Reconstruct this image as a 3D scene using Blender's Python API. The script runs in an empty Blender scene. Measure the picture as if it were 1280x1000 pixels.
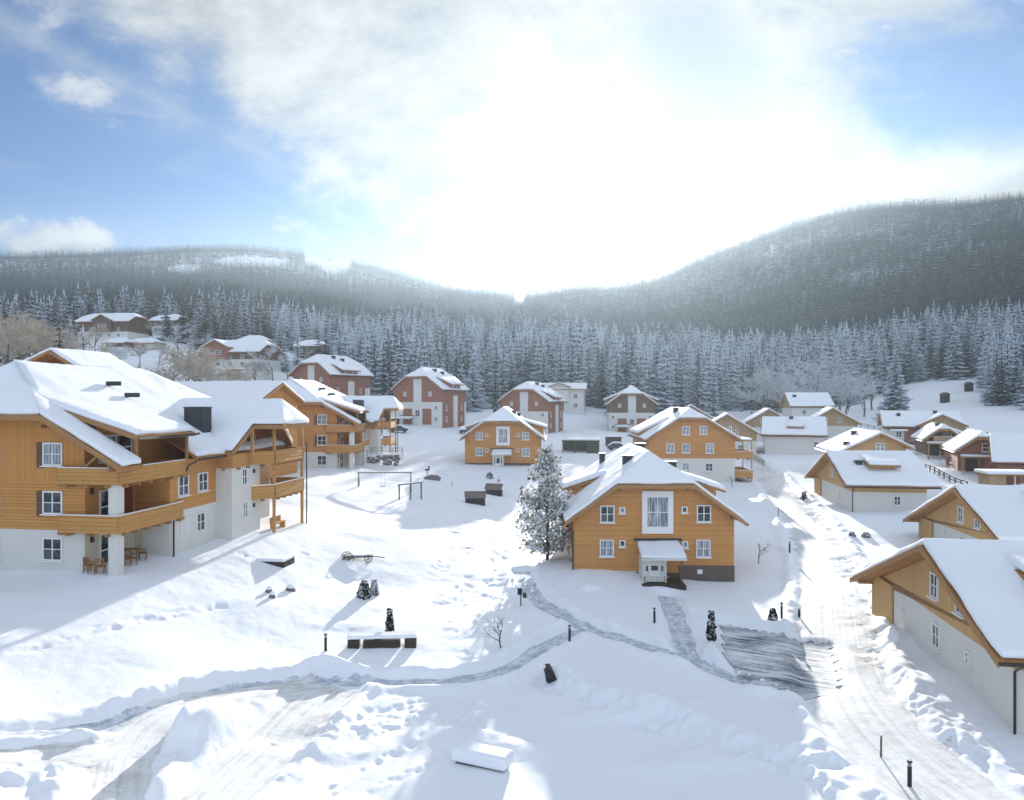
import bpy, bmesh, math, random
import numpy as np
from mathutils import Vector
random.seed(7); rng = np.random.default_rng(7)
R = math.radians
S = bpy.context.scene
COL = S.collection
F, CAMZ = 950.0, 14.0            # focal length in photo pixels, camera height in metres

# ------------------------------------------------------------------ camera, render settings
cam = bpy.data.objects.new('camera', bpy.data.cameras.new('camera'))
COL.objects.link(cam); S.camera = cam
cam.location = (0, 0, CAMZ); cam.rotation_euler = (R(90), 0, 0)
cam.data.sensor_width = 36; cam.data.lens = 36 * F / 1280
cam.data.clip_start = .5; cam.data.clip_end = 20000
S.view_settings.view_transform = 'Standard'; S.view_settings.look = 'None'
S.view_settings.gamma = 1; S.view_settings.use_curve_mapping = False
S.view_settings.exposure = 1.08
S.cycles.max_bounces = 6; S.cycles.diffuse_bounces = 3; S.cycles.glossy_bounces = 2
S.cycles.volume_bounces = 0; S.cycles.transparent_max_bounces = 6
S.cycles.use_denoising = True

SUN_AZ, SUN_EL = 9.0, 10.8
sdir = Vector((math.sin(R(SUN_AZ)) * math.cos(R(SUN_EL)), math.cos(R(SUN_AZ)) * math.cos(R(SUN_EL)), math.sin(R(SUN_EL))))
sl = bpy.data.lights.new('sun', 'SUN'); sl.energy = 5.0; sl.angle = R(.55); sl.color = (1, .96, .89)
so = bpy.data.objects.new('sun', sl); COL.objects.link(so)
so.rotation_euler = sdir.to_track_quat('Z', 'Y').to_euler()

# ------------------------------------------------------------------ node expressions
class X:
    nt = None
    def __init__(s, k): s.k = k
    @staticmethod
    def m(op, *a, clamp=False):
        n = X.nt.nodes.new('ShaderNodeMath'); n.operation = op; n.use_clamp = clamp
        for i, q in enumerate(a): X.put(n.inputs[i], q)
        return X(n.outputs[0])
    @staticmethod
    def put(sock, q):
        if isinstance(q, X): X.nt.links.new(q.k, sock)
        else: sock.default_value = q
    def __add__(a, b): return X.m('ADD', a, b)
    __radd__ = __add__
    def __sub__(a, b): return X.m('SUBTRACT', a, b)
    def __rsub__(a, b): return X.m('SUBTRACT', b, a)
    def __mul__(a, b): return X.m('MULTIPLY', a, b)
    __rmul__ = __mul__
    def __truediv__(a, b): return X.m('DIVIDE', a, b)
    def floor(a): return X.m('FLOOR', a)
    def fract(a): return X.m('FRACT', a)
    def abs(a): return X.m('ABSOLUTE', a)
    def min(a, b): return X.m('MINIMUM', a, b)
    def max(a, b): return X.m('MAXIMUM', a, b)
    def pow(a, b): return X.m('POWER', a, b)
    def clamp(a): return X.m('ADD', a, 0.0, clamp=True)
    def step(a, lo, hi):
        n = X.nt.nodes.new('ShaderNodeMapRange'); n.interpolation_type = 'SMOOTHSTEP'
        X.put(n.inputs[0], a); n.inputs[1].default_value = lo; n.inputs[2].default_value = hi
        return X(n.outputs[0])
def xnode(t, out=0, props=None, **ins):
    n = X.nt.nodes.new(t)
    for k, v in (props or {}).items(): setattr(n, k, v)
    for k, v in ins.items(): X.put(n.inputs[k.replace('_', ' ')], v)
    return X(n.outputs[out])
def vec(x, y, z): return xnode('ShaderNodeCombineXYZ', X=x, Y=y, Z=z)
def sep(v):
    n = X.nt.nodes.new('ShaderNodeSeparateXYZ'); X.put(n.inputs[0], v)
    return [X(o) for o in n.outputs]
def noise(v, scale, detail=3, rough=.55, dist=0.0, out=0):
    return xnode('ShaderNodeTexNoise', out, None, Vector=v, Scale=scale, Detail=float(detail), Roughness=rough, Distortion=dist)
def mix(f, a, b):
    n = X.nt.nodes.new('ShaderNodeMix'); n.data_type = 'RGBA'
    X.put(n.inputs[0], f)
    for i, q in ((6, a), (7, b)): X.put(n.inputs[i], q if isinstance(q, X) else (*q, 1))
    return X(n.outputs[2])
def coord(which='Object'):
    return X(X.nt.nodes.new('ShaderNodeTexCoord').outputs[which])
MATS = {}
def mat(name, fn):
    m = bpy.data.materials.new(name); m.use_nodes = True
    X.nt = m.node_tree; X.nt.nodes.clear()
    o = X.nt.nodes.new('ShaderNodeOutputMaterial'); b = X.nt.nodes.new('ShaderNodeBsdfPrincipled')
    X.nt.links.new(b.outputs[0], o.inputs[0])
    r = fn()
    for k, v in r.items():
        if k == 'bump':
            h, st, di = v
            n = X.nt.nodes.new('ShaderNodeBump'); n.inputs['Strength'].default_value = st; n.inputs['Distance'].default_value = di
            X.put(n.inputs['Height'], h); X.nt.links.new(n.outputs[0], b.inputs['Normal'])
        else:
            X.put(b.inputs[k], v if isinstance(v, (X, float, int)) else (*v, 1))
    MATS[name] = m
    return m
BC, RO, SP = 'Base Color', 'Roughness', 'Specular IOR Level'
def snow_mat():
    p = coord(); n1 = noise(p, .9, 5, .6); n2 = noise(p, 9, 4, .65)
    return {BC: mix(n1, (.83, .855, .90), (.88, .895, .92)), RO: .75, SP: .25, 'bump': (n1 * .6 + n2 * .4, .45, .10)}
def roofsnow_mat():
    p = coord(); n1 = noise(p, .55, 4, .6); n2 = noise(p, 5, 3, .6)
    return {BC: mix(n1, (.84, .86, .90), (.88, .895, .92)), RO: .75, SP: .25, 'bump': (n1 * .75 + n2 * .25, .35, .12)}
def plank(c1, c2, size, vertical=False, rough=.7):
    def fn():
        p = coord(); x, y, z = sep(p)
        q = ((x + y) if vertical else z) / size
        fr = q.fract(); idx = q.floor()
        wn = xnode('ShaderNodeTexWhiteNoise', 0, {'noise_dimensions': '1D'}, W=idx)
        gv = vec(x * 6, y * 6, z * .7) if vertical else vec(x * .7, y * .7, z * 9)
        g = noise(gv, 1.6, 5, .6); big = noise(p, .35, 3)
        c = mix((wn * .45 + g * .5 + big * .35 - .15).clamp(), c1, c2)
        edge = (fr - .5).abs().step(.40, .5)
        st = noise(vec(x * 2.6, y * 2.6, z * .16), 1.0, 5, .65); wear = noise(p, .9, 5, .7)
        c = mix((st * .9 + wear * .5 - .66).clamp(), c, tuple(.72 * a + .28 * .6 * b for a, b in zip(c1, (.30, .26, .22))))
        return {BC: c, RO: rough, SP: .3, 'bump': (edge * -1.0 + g * .12, .9, .03)}
    return fn
def plaster(c):
    def fn():
        p = coord(); n = noise(p, .7, 5, .65); f = noise(p, 22, 3)
        st = noise(vec(sep(p)[0] * 3, sep(p)[1] * 3, sep(p)[2] * .25), 1.2, 4)
        return {BC: mix((n * .5 + st * .6 - .05).clamp(), tuple(q * .86 for q in c), c), RO: .85, SP: .2, 'bump': (f, .25, .01)}
    return fn
def flat(c, r=.5, metal=0.0, spec=.4, var=.12):
    def fn():
        n = noise(coord(), 3.0, 4)
        return {BC: mix(n, tuple(q * (1 - var) for q in c), tuple(min(1, q * (1 + var)) for q in c)), RO: r, 'Metallic': metal, SP: spec}
    return fn
def glass_mat():
    p = coord(); n = noise(p, 1.3, 2)
    return {BC: mix(n.step(.45, .6), (.018, .022, .03), (.075, .085, .10)), RO: .06, SP: .7, 'bump': (n, .04, .02)}
def curtain_glass():
    p = coord(); x, y, z = sep(p); n = noise(vec((x) * 9, 0.0, z * .5), 1.0, 2)
    return {BC: mix(n.step(.42, .58), (.10, .12, .15), (.42, .45, .48)), RO: .08, SP: .7}
mat('snow', snow_mat); mat('roof_snow', roofsnow_mat)
mat('ochre_h', plank((.52, .23, .068), (.67, .33, .108), .20)); mat('ochre_v', plank((.53, .23, .065), (.68, .325, .10), .17, True))
mat('honey_h', plank((.52, .31, .13), (.65, .41, .19), .20)); mat('honey_v', plank((.52, .31, .12), (.65, .41, .18), .18, True))
mat('balcony_wood', plank((.47, .23, .07), (.60, .32, .11), .25))
mat('red_h', plank((.27, .105, .068), (.37, .16, .105), .20)); mat('red_v', plank((.28, .10, .062), (.38, .165, .105), .18, True))
mat('brown_h', plank((.12, .068, .042), (.20, .118, .078), .22)); mat('pale_wood', plank((.38, .25, .13), (.52, .36, .19), .22, True))
mat('soffit', plank((.34, .155, .045), (.48, .24, .08), .16, True)); mat('fascia', flat((.36, .19, .075), .7, var=.25))
mat('dark_wood', plank((.035, .024, .018), (.075, .052, .038), .14)); mat('grey_wood', plank((.13, .11, .095), (.22, .19, .165), .12))
mat('plaster', plaster((.74, .72, .67))); mat('cream', plaster((.66, .60, .46))); mat('plinth', plaster((.16, .12, .10)))
mat('loggia_red', flat((.22, .065, .03), .8)); mat('white_paint', flat((.80, .80, .78), .4, var=.05)); mat('white_wood', flat((.66, .65, .61), .6))
mat('slate', flat((.032, .036, .042), .55)); mat('metal', flat((.045, .043, .042), .4, .4)); mat('black', flat((.014, .014, .016), .45))
mat('grey_metal', flat((.25, .26, .27), .45, .6)); mat('glass', glass_mat); mat('curtain', curtain_glass)
mat('bark', flat((.085, .06, .045), .9, var=.4)); mat('red_panel', flat((.42, .06, .035), .6)); mat('cane', flat((.27, .14, .055), .6, var=.3))
mat('stone', flat((.16, .15, .145), .85, var=.4)); mat('car_paint', flat((.05, .06, .08), .3)); mat('tyre', flat((.02, .02, .02), .8))
mat('green_board', flat((.06, .085, .05), .7))
def needle(snowy, g1=(.014, .026, .028), g2=(.036, .054, .052), cov=.92):
    def fn():
        p = coord(); oi = xnode('ShaderNodeObjectInfo', 5)
        n = noise(p, 1.15, 4, .7); n2 = noise(p, .33, 2)
        at = xnode('ShaderNodeAttribute', 2, {'attribute_name': 'snow'})
        g = mix(n2, g1, g2)
        s = (n * .9 + at * .55 + oi * .42 - 1.08 + snowy).step(.0, .22)
        return {BC: mix(s * cov, g, (.58, .64, .72)), RO: .85, SP: .15}
    return fn
mat('needles', needle(.36)); mat('needles_far', needle(.06, (.016, .030, .038), (.030, .050, .062), .34)); mat('needles_big', needle(.52, (.010, .024, .026), (.028, .045, .042), .9))
mat('needles_lit', needle(.20, (.05, .048, .03), (.10, .09, .055)))  # sunlit copy of the needles: warm side light put into the colour
def frost_mat(c1, c2):
    def fn():
        n = noise(coord(), .8, 4, .6); oi = xnode('ShaderNodeObjectInfo', 5)
        return {BC: mix((n * 1.2 + oi * .3 - .25).clamp(), c1, c2), RO: .9, SP: .1}
    return fn
mat('frost', frost_mat((.36, .37, .39), (.70, .72, .75))); mat('frost_tan', frost_mat((.28, .22, .16), (.62, .57, .50)))
mat('twig', frost_mat((.06, .05, .04), (.22, .20, .18)))
mat('leaf_green', frost_mat((.12, .13, .05), (.30, .27, .12))); mat('leaf_snow', frost_mat((.62, .64, .66), (.84, .86, .88)))
mat('leaf_dark', frost_mat((.012, .016, .012), (.05, .055, .035)))
def path_mat():
    uv = xnode('ShaderNodeUVMap', 0); p = coord(); u, v, _ = sep(uv)
    n = noise(vec(u * .35, v * 1.0, 0.0), 2.2, 6, .7); n2 = noise(p, 3.1, 6, .75)
    s = (n * .55 + n2 * .6).step(.43, .72)
    return {BC: mix(s, (.32, .375, .46), (.78, .81, .85)), RO: .8, SP: .25, 'bump': (n2 + n * .5, .4, .05)}
def road_mat():
    uv = xnode('ShaderNodeUVMap', 0); p = coord(); u, v, _ = sep(uv)
    rut = noise(vec(u * .04, v * 2.2, 0.0), 1.6, 5, .65); n2 = noise(p, 1.3, 7, .72); n3 = noise(p, .22, 3)
    s = (rut * .55 + n2 * .5 + n3 * .35).step(.42, .80)
    return {BC: mix(s, (.37, .36, .345), (.79, .79, .79)), RO: .75, SP: .3, 'bump': (n2 + rut, .5, .06)}
def yard_mat():
    p = coord(); x, y, z = sep(p)
    n = noise(vec((x * .79 - y * .61) * .16, (x * .61 + y * .79) * 1.9, 0.0), 1.7, 5, .7, .3); n2 = noise(p, .45, 3); n3 = noise(p, 4, 5, .7)
    s = (n * .75 + n2 * .4 + n3 * .2).step(.50, .80)
    return {BC: mix(s, (.065, .08, .105), (.74, .775, .82)), RO: .7, SP: .3, 'bump': (n * .4 + n3 * .7, .25, .03)}
mat('path', path_mat); mat('road', road_mat); mat('yard', yard_mat)

# ------------------------------------------------------------------ world: Nishita sky with procedural clouds by direction
w = bpy.data.worlds.new('World'); S.world = w; w.use_nodes = True
X.nt = w.node_tree; X.nt.nodes.clear()
sky = X.nt.nodes.new('ShaderNodeTexSky'); sky.sky_type = 'NISHITA'; sky.sun_disc = False
sky.sun_elevation = R(SUN_EL); sky.sun_rotation = R(SUN_AZ); sky.altitude = 900; sky.air_density = 1.0; sky.dust_density = .6; sky.ozone_density = 1.6
D = coord('Generated'); dx, dy, dz = sep(D)
fy = dy.max(.12)
p, q = dx / fy * 950.0 + 640.0, dz / fy * -950.0 + 500.0           # direction written in gnomonic units about +Y
nv = vec(p * .0052, q * .0078, dy.step(-.2, .1))
n1 = noise(nv, 1.0, 7, .58, .4); n2 = noise(vec(p * .004 + q * .0025, q * .013 - p * .003, 4.0), 1.6, 6, .6, .8); n3 = noise(nv, 3.2, 5, .6)
nn = n1 - .5; nb = n3 - .5
def blob(px, py, rx, ry, k=0.0):
    a = (p - px) + (q - py) * k; b = q - py
    d = (a * a) / (rx * rx) + (b * b) / (ry * ry)
    return (1.0 - d).max(-1.5)
d1 = (p - 130.0) * .571 + (q - 0.0) * -.821                         # right/above the long diagonal edge
big = ((d1 + 32.0) / 75.0 + nn * 3.4 + nb * 1.3).step(-.75, .75)
hole = (blob(1215, 95, 205, 110) * 1.5 + nn * 3.6 + nb * 1.6).step(-.35, 1.0)
hole2 = (blob(880, 95, 95, 120, -.3) + nn * 4.2 + nb * 2.2).step(-.2, 1.5) * .5
cl = big * (1.0 - hole * .97) * (1.0 - hole2)
cl = cl.max((blob(1035, 80, 75, 190, .35) * .9 + nn * 4.0 + nb * 2.4).step(.0, 1.5) * .9)
cl = cl.max((blob(1135, 40, 75, 42, .9) * .8 + nn * 4 + nb * 2.6).step(.0, 1.4) * .85)
cl = cl.max((blob(50, 302, 130, 34) * .9 + nb * 2.2 + nn * 1.8).step(.0, .9))
cl = cl.max((blob(112, 118, 78, 40, -1.2) * .7 + nb * 3.2 + nn * 1.6).step(.0, 1.3) * .8)
cl = cl.max((blob(365, 287, 48, 24, -.7) * .8 + nb * 3.0 + nn).step(.05, 1.2) * .85)
cl = cl.max((blob(585, 345, 130, 38) + nb * 2.8 + nn * 1.4).step(-.1, 1.1))
cl = cl.max((blob(500, 325, 60, 30) + nb * 3.0).step(.1, 1.3) * .5)
cl = cl.max(((q - 165.0) / 45.0 + (p - 1060.0) / 400.0 + nn * 1.6).step(.1, 1.6) * (p - 1000.0).step(0.0, 120.0) * .85)
streak = (1.0 - ((q - p * .5 - 28.0) / 44.0).abs()).max(-1.0)
cl = cl.max((streak + nn * 1.6 + nb * 1.4).step(-.1, 1.5) * .50 * ((440.0 - p) / 90.0).step(0.0, 1.0))
cl = cl.max(n2.step(.47, .86) * .32)
cl = cl.max(((q - 215.0) / 180.0).step(0.0, 1.0) * .65)
sd = X.m('ADD', dx * sdir.x + dy * sdir.y, dz * sdir.z).max(0.0)
halo = sd.pow(50.0) * .22 + sd.pow(300.0) * .9
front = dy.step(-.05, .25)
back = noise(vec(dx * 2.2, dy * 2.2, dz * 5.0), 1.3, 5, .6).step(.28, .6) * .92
cshade = (n1 * 2.4 + n3 * 1.5 - 1.4).clamp()
SKY = X(sky.outputs[0])
tint = mix(1.0, SKY, SKY)
ccol_n = X.nt.nodes.new('ShaderNodeMix'); ccol_n.data_type = 'RGBA'
cb = mix(cshade, (2.1, 2.3, 2.6), (4.3, 4.35, 4.4))
hal = xnode('ShaderNodeVectorMath', 0, {'operation': 'SCALE'}); hn = hal.k.node
X.put(hn.inputs[0], (7.5, 7.1, 6.5)); X.put(hn.inputs['Scale'], halo)
skt = X.nt.nodes.new('ShaderNodeMix'); skt.data_type = 'RGBA'; skt.blend_type = 'MULTIPLY'; skt.inputs[0].default_value = 1
X.put(skt.inputs[6], SKY); skt.inputs[7].default_value = (.02, .29, .64, 1)
skyc = mix(cl.clamp(), X(skt.outputs[2]), cb)
skyc = mix(front, mix((back * (1.0 - front)).clamp(), SKY, (5.6, 6.5, 8.0)), skyc)      # unseen bright cloud added overhead and behind to lift facades and shaded snow
addn = X.nt.nodes.new('ShaderNodeVectorMath'); addn.operation = 'ADD'
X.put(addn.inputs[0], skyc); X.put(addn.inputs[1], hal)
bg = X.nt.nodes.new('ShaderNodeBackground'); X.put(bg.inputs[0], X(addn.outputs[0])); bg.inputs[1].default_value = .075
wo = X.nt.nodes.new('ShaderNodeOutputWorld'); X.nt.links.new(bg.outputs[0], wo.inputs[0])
w.cycles.sampling_method = 'MANUAL'; w.cycles.sample_map_resolution = 512

# ------------------------------------------------------------------ terrain
def h2(ix, iy, s): 
    v = np.sin(ix * 127.1 + iy * 311.7 + s * 74.7) * 43758.5453
    return v - np.floor(v)
def vnoise(x, y, s=0):
    ix, iy = np.floor(x), np.floor(y); fx, fy_ = x - ix, y - iy
    fx = fx * fx * (3 - 2 * fx); fy_ = fy_ * fy_ * (3 - 2 * fy_)
    a, b, c, d = h2(ix, iy, s), h2(ix + 1, iy, s), h2(ix, iy + 1, s), h2(ix + 1, iy + 1, s)
    return (a + (b - a) * fx) * (1 - fy_) + (c + (d - c) * fx) * fy_ - .5
def fbm(x, y, s=0, o=4):
    t = 0; a = 1.0
    for k in range(o): t = t + a * vnoise(x * 2 ** k + k * 17.3, y * 2 ** k - k * 9.1, s + k); a *= .5
    return t
def sstep(a, lo, hi):
    t = np.clip((a - lo) / (hi - lo), 0, 1); return t * t * (3 - 2 * t)
DN = [10, 25, 40, 55, 75, 100, 130, 160, 200]
DF = [260, 330, 450, 650, 900, 1300, 1800, 2400, 3600]
TAB = {  # photo column -> heights at DN, then photo rows at DF
 -400: ([5, 5, 5, 5, 6, 8, 11, 15, 21], [462, 440, 420, 397, 372, 347, 318, 330, 350]),
 0: ([2.4, 2, 2.8, 3.4, 4.3, 6, 9, 12, 16], [464, 440, 420, 392, 366, 346, 324, 335, 350]),
 150: ([1.2, 1, 2.2, 3.2, 3.6, 5, 8, 10.5, 14.5], [466, 437, 412, 386, 366, 342, 320, 330, 350]),
 300: ([.4, .4, .8, 2.2, 3.2, 4.2, 6, 9, 13.5], [468, 440, 411, 386, 368, 344, 314, 326, 350]),
 450: ([0, 0, 0, .7, 1.8, 3.2, 4.6, 6.8, 9.2], [488, 462, 430, 405, 384, 360, 334, 346, 360]),
 640: ([0, 0, 0, 0, .4, 1.2, 3, 4.2, 6.2], [500, 474, 444, 424, 402, 377, 388, 396, 402]),
 720: ([0, 0, 0, 0, .35, 1.2, 2.9, 4.0, 5.6], [504, 479, 450, 427, 402, 368, 382, 392, 400]),
 800: ([0, 0, 0, 0, .3, 1.3, 2.8, 3.8, 5.2], [508, 484, 455, 430, 398, 361, 376, 388, 398]),
 920: ([0, 0, 0, .1, .4, 1.3, 2.7, 3.7, 5], [512, 492, 462, 420, 365, 314, 345, 370, 385]),
 1060: ([0, .2, .3, .7, 1.2, 1.8, 3.2, 4.2, 6.5], [512, 484, 438, 380, 318, 271, 310, 350, 370]),
 1200: ([.2, .4, .7, 1.1, 2, 3.4, 5, 6.8, 10], [490, 456, 418, 354, 300, 263, 300, 350, 370]),
 1340: ([.4, .6, 1, 1.6, 2.6, 4.4, 6.6, 9, 12.5], [478, 445, 400, 338, 288, 248, 295, 345, 370]),
 1750: ([.6, 1, 1.6, 2.6, 4.2, 6.5, 10, 14, 19], [455, 420, 380, 320, 275, 240, 285, 340, 365])}
TU = np.array(sorted(TAB), float); TD = np.log(np.array(DN + DF, float))
TZ = np.array([list(TAB[u][0]) + [CAMZ - (v - 500) / F * d for v, d in zip(TAB[u][1], DF)] for u in sorted(TAB)], float)
def herm(xs, ys, x):
    """monotone-ish cubic along the last axis of ys (K,) or columns; x (N,)"""
    i = np.clip(np.searchsorted(xs, x) - 1, 0, len(xs) - 2)
    h = xs[i + 1] - xs[i]; t = np.clip((x - xs[i]) / h, 0, 1)
    dl = np.diff(ys) / np.diff(xs)
    m = np.zeros_like(ys); m[1:-1] = np.where(dl[:-1] * dl[1:] > 0, 2 * dl[:-1] * dl[1:] / (dl[:-1] + dl[1:] + 1e-12), 0); m[0] = dl[0]; m[-1] = dl[-1]
    a, b = ys[i], ys[i + 1]
    return a * (2 * t ** 3 - 3 * t ** 2 + 1) + m[i] * h * (t ** 3 - 2 * t ** 2 + t) + b * (3 * t ** 2 - 2 * t ** 3) + m[i + 1] * h * (t ** 3 - t ** 2)
def table_h(x, y):
    y = np.maximum(y, 10.0); u = np.clip(640 + F * x / y, TU[0], TU[-1]); ld = np.log(np.minimum(y, 3600))
    cols = np.stack([herm(TD, TZ[k], ld) for k in range(len(TU))])            # K x N
    i = np.clip(np.searchsorted(TU, u) - 1, 0, len(TU) - 2); h = TU[i + 1] - TU[i]; t = np.clip((u - TU[i]) / h, 0, 1)
    ar = np.arange(len(u)); K = len(TU)
    g = lambda k: cols[np.clip(k, 0, K - 1), ar]
    sl_ = lambda k: (g(k + 1) - g(k - 1)) / (TU[np.clip(k + 1, 0, K - 1)] - TU[np.clip(k - 1, 0, K - 1)])
    return g(i) * (2 * t ** 3 - 3 * t ** 2 + 1) + sl_(i) * h * (t ** 3 - 2 * t ** 2 + t) + g(i + 1) * (3 * t ** 2 - 2 * t ** 3) + sl_(i + 1) * h * (t ** 3 - t ** 2)
PADS = []          # x, y, z, radius : levelled building ground
CW = None
def solve_pads():
    global CW
    P = np.array(PADS); D2 = (P[:, None, 0] - P[None, :, 0]) ** 2 + (P[:, None, 1] - P[None, :, 1]) ** 2
    A = np.exp(-D2 / (2 * P[None, :, 3] ** 2)) + np.eye(len(P)) * .02
    CW = np.linalg.solve(A, P[:, 2] - table_h(P[:, 0], P[:, 1]))
def base_h(x, y):
    x = np.atleast_1d(np.asarray(x, float)); y = np.atleast_1d(np.asarray(y, float))
    z = table_h(x, y)
    for (px, py, pz, pr), c in zip(PADS, CW):
        z = z + c * np.exp(-((x - px) ** 2 + (y - py) ** 2) / (2 * pr * pr))
    return z
def ground_xy(u, v, lo=14, hi=420):
    """where the ray through photo point (u, v) meets the ground"""
    d = np.exp(np.linspace(math.log(lo), math.log(hi), 900)); x = (u - 640) / F * d
    s = CAMZ - (v - 500) / F * d - base_h(x, d)
    k = int(np.argmax(s < 0)) if (s < 0).any() else len(d) - 1
    k = max(k, 1); t = s[k - 1] / (s[k - 1] - s[k] + 1e-9); dd = d[k - 1] + (d[k] - d[k - 1]) * min(max(t, 0), 1)
    return (u - 640) / F * dd, dd
def at(u, d): return ((u - 640) / F * d, d)

FEATS = []   # (polyline Nx2, halfwidth, depth, berm)
def seg_dist(x, y, pl):
    best = np.full(x.shape, 1e9)
    for (ax, ay), (bx, by) in zip(pl[:-1], pl[1:]):
        dx_, dy_ = bx - ax, by - ay; t = np.clip(((x - ax) * dx_ + (y - ay) * dy_) / (dx_ * dx_ + dy_ * dy_ + 1e-9), 0, 1)
        best = np.minimum(best, (x - ax - t * dx_) ** 2 + (y - ay - t * dy_) ** 2)
    return np.sqrt(best)
BUMPS = []   # mounds: x, y, rx, ry, rot, height
TRACKS = []  # trampled strips: polyline, halfwidth, amplitude
YARD = None
BANK = None
def poly_sd(x, y, poly):
    """signed distance to polygon, negative inside"""
    d = seg_dist(x, y, list(poly) + [poly[0]]); ins = np.zeros(x.shape, bool)
    n = len(poly)
    for i in range(n):
        (ax, ay), (bx, by) = poly[i], poly[(i + 1) % n]
        c = ((ay > y) != (by > y)) & (x < (bx - ax) * (y - ay) / (by - ay + 1e-12) + ax); ins ^= c
    return np.where(ins, -d, d)
def H(x, y, detail=True):
    x = np.atleast_1d(np.asarray(x, float)); y = np.atleast_1d(np.asarray(y, float))
    z = base_h(x, y); near = (y < 150) & (np.abs(x) < 120)
    flatm = np.zeros_like(x)
    if near.any():
        xn, yn = x[near], y[near]; zz = np.zeros_like(xn); fm = np.zeros_like(xn); rough = np.zeros_like(xn)
        offp = np.ones_like(xn)
        for pl, hw, dep, berm in FEATS: offp = np.minimum(offp, sstep(seg_dist(xn, yn, pl), hw + .1, hw + 1.0))
        if YARD is not None: offp = np.minimum(offp, sstep(poly_sd(xn, yn, YARD), .1, 1.2))
        for mx, my, rx, ry, ro, hh in BUMPS:
            c, s_ = math.cos(ro), math.sin(ro); a = ((xn - mx) * c + (yn - my) * s_) / rx; b = (-(xn - mx) * s_ + (yn - my) * c) / ry
            r2 = np.sqrt(a * a + b * b) + .25 * fbm(xn * .5, yn * .5, 31, 3)
            k = sstep(1.15 - r2, 0, .8); zz += hh * .6 * k * offp; rough = np.maximum(rough, k * .6)
        ts = [seg_dist(xn, yn, pl) + .22 * fbm(xn * .9, yn * .9, 11, 3) for pl, hw, dep, berm in FEATS]
        dep_ = np.zeros_like(xn)
        for t, (pl, hw, dep, berm) in zip(ts, FEATS):
            k = 1 - sstep(t, hw - .1, hw + .4); fm = np.maximum(fm, k); dep_ = np.maximum(dep_, dep * k)
        if YARD is not None: fm = np.maximum(fm, 1 - sstep(poly_sd(xn, yn, YARD), .2, .6))
        zz -= dep_
        for t, (pl, hw, dep, berm) in zip(ts, FEATS):
            bk = np.exp(-((t - hw - .75) / .42) ** 2) * (1 - fm); zz += .72 * berm * bk * (.55 + 1.1 * (fbm(xn * .8, yn * .8, 5, 3) + .4)); rough = np.maximum(rough, bk * min(1, berm * 1.8))
        if BANK:
            t = seg_dist(xn, yn, BANK); zz += .30 * np.exp(-(t / .75) ** 2) * (.6 + 1.3 * (fbm(xn * .7, yn * .7, 61, 3) + .3)); rough = np.maximum(rough, np.exp(-(t / 1.1) ** 2))
        if YARD is not None:
            t = poly_sd(xn, yn, YARD) + .4 * fbm(xn * .7, yn * .7, 15, 3)
            k = 1 - sstep(t, -.1, .35); fm = np.maximum(fm, k); zz -= .18 * k
            bk = np.exp(-((t - .7) / .4) ** 2); zz += .22 * bk * (1 - fm); rough = np.maximum(rough, bk)
        for pl, hw, amp in TRACKS:
            t = seg_dist(xn, yn, pl); k = 1 - sstep(t, hw * .5, hw * 1.2)
            pit = vnoise(xn * 1.5, yn * 1.5, 40) + .7 * vnoise(xn * 3.7, yn * 3.7, 41) + .9 * vnoise(xn * .35, yn * .35, 42)
            zz += amp * k * np.minimum(pit, .12) * 1.6
        n = .42 * fbm(xn * .11, yn * .11, 1, 3) + .05 * fbm(xn * .6, yn * .6, 2, 3) + .018 * fbm(xn * 2.4, yn * 2.4, 3, 2)
        n2 = .085 * fbm(xn * 1.5, yn * 1.5, 8, 4)
        zz += n * (1 - .75 * fm) + n2 * rough * (1 - fm)
        z[near] += zz * sstep(150 - yn, 0, 30)
    far = ~near
    if far.any(): z[far] += 1.2 * fbm(x[far] * .02, y[far] * .02, 21, 4) * sstep(y[far], 150, 320) * np.clip(y[far] / 500, .3, 3)
    return z

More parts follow.
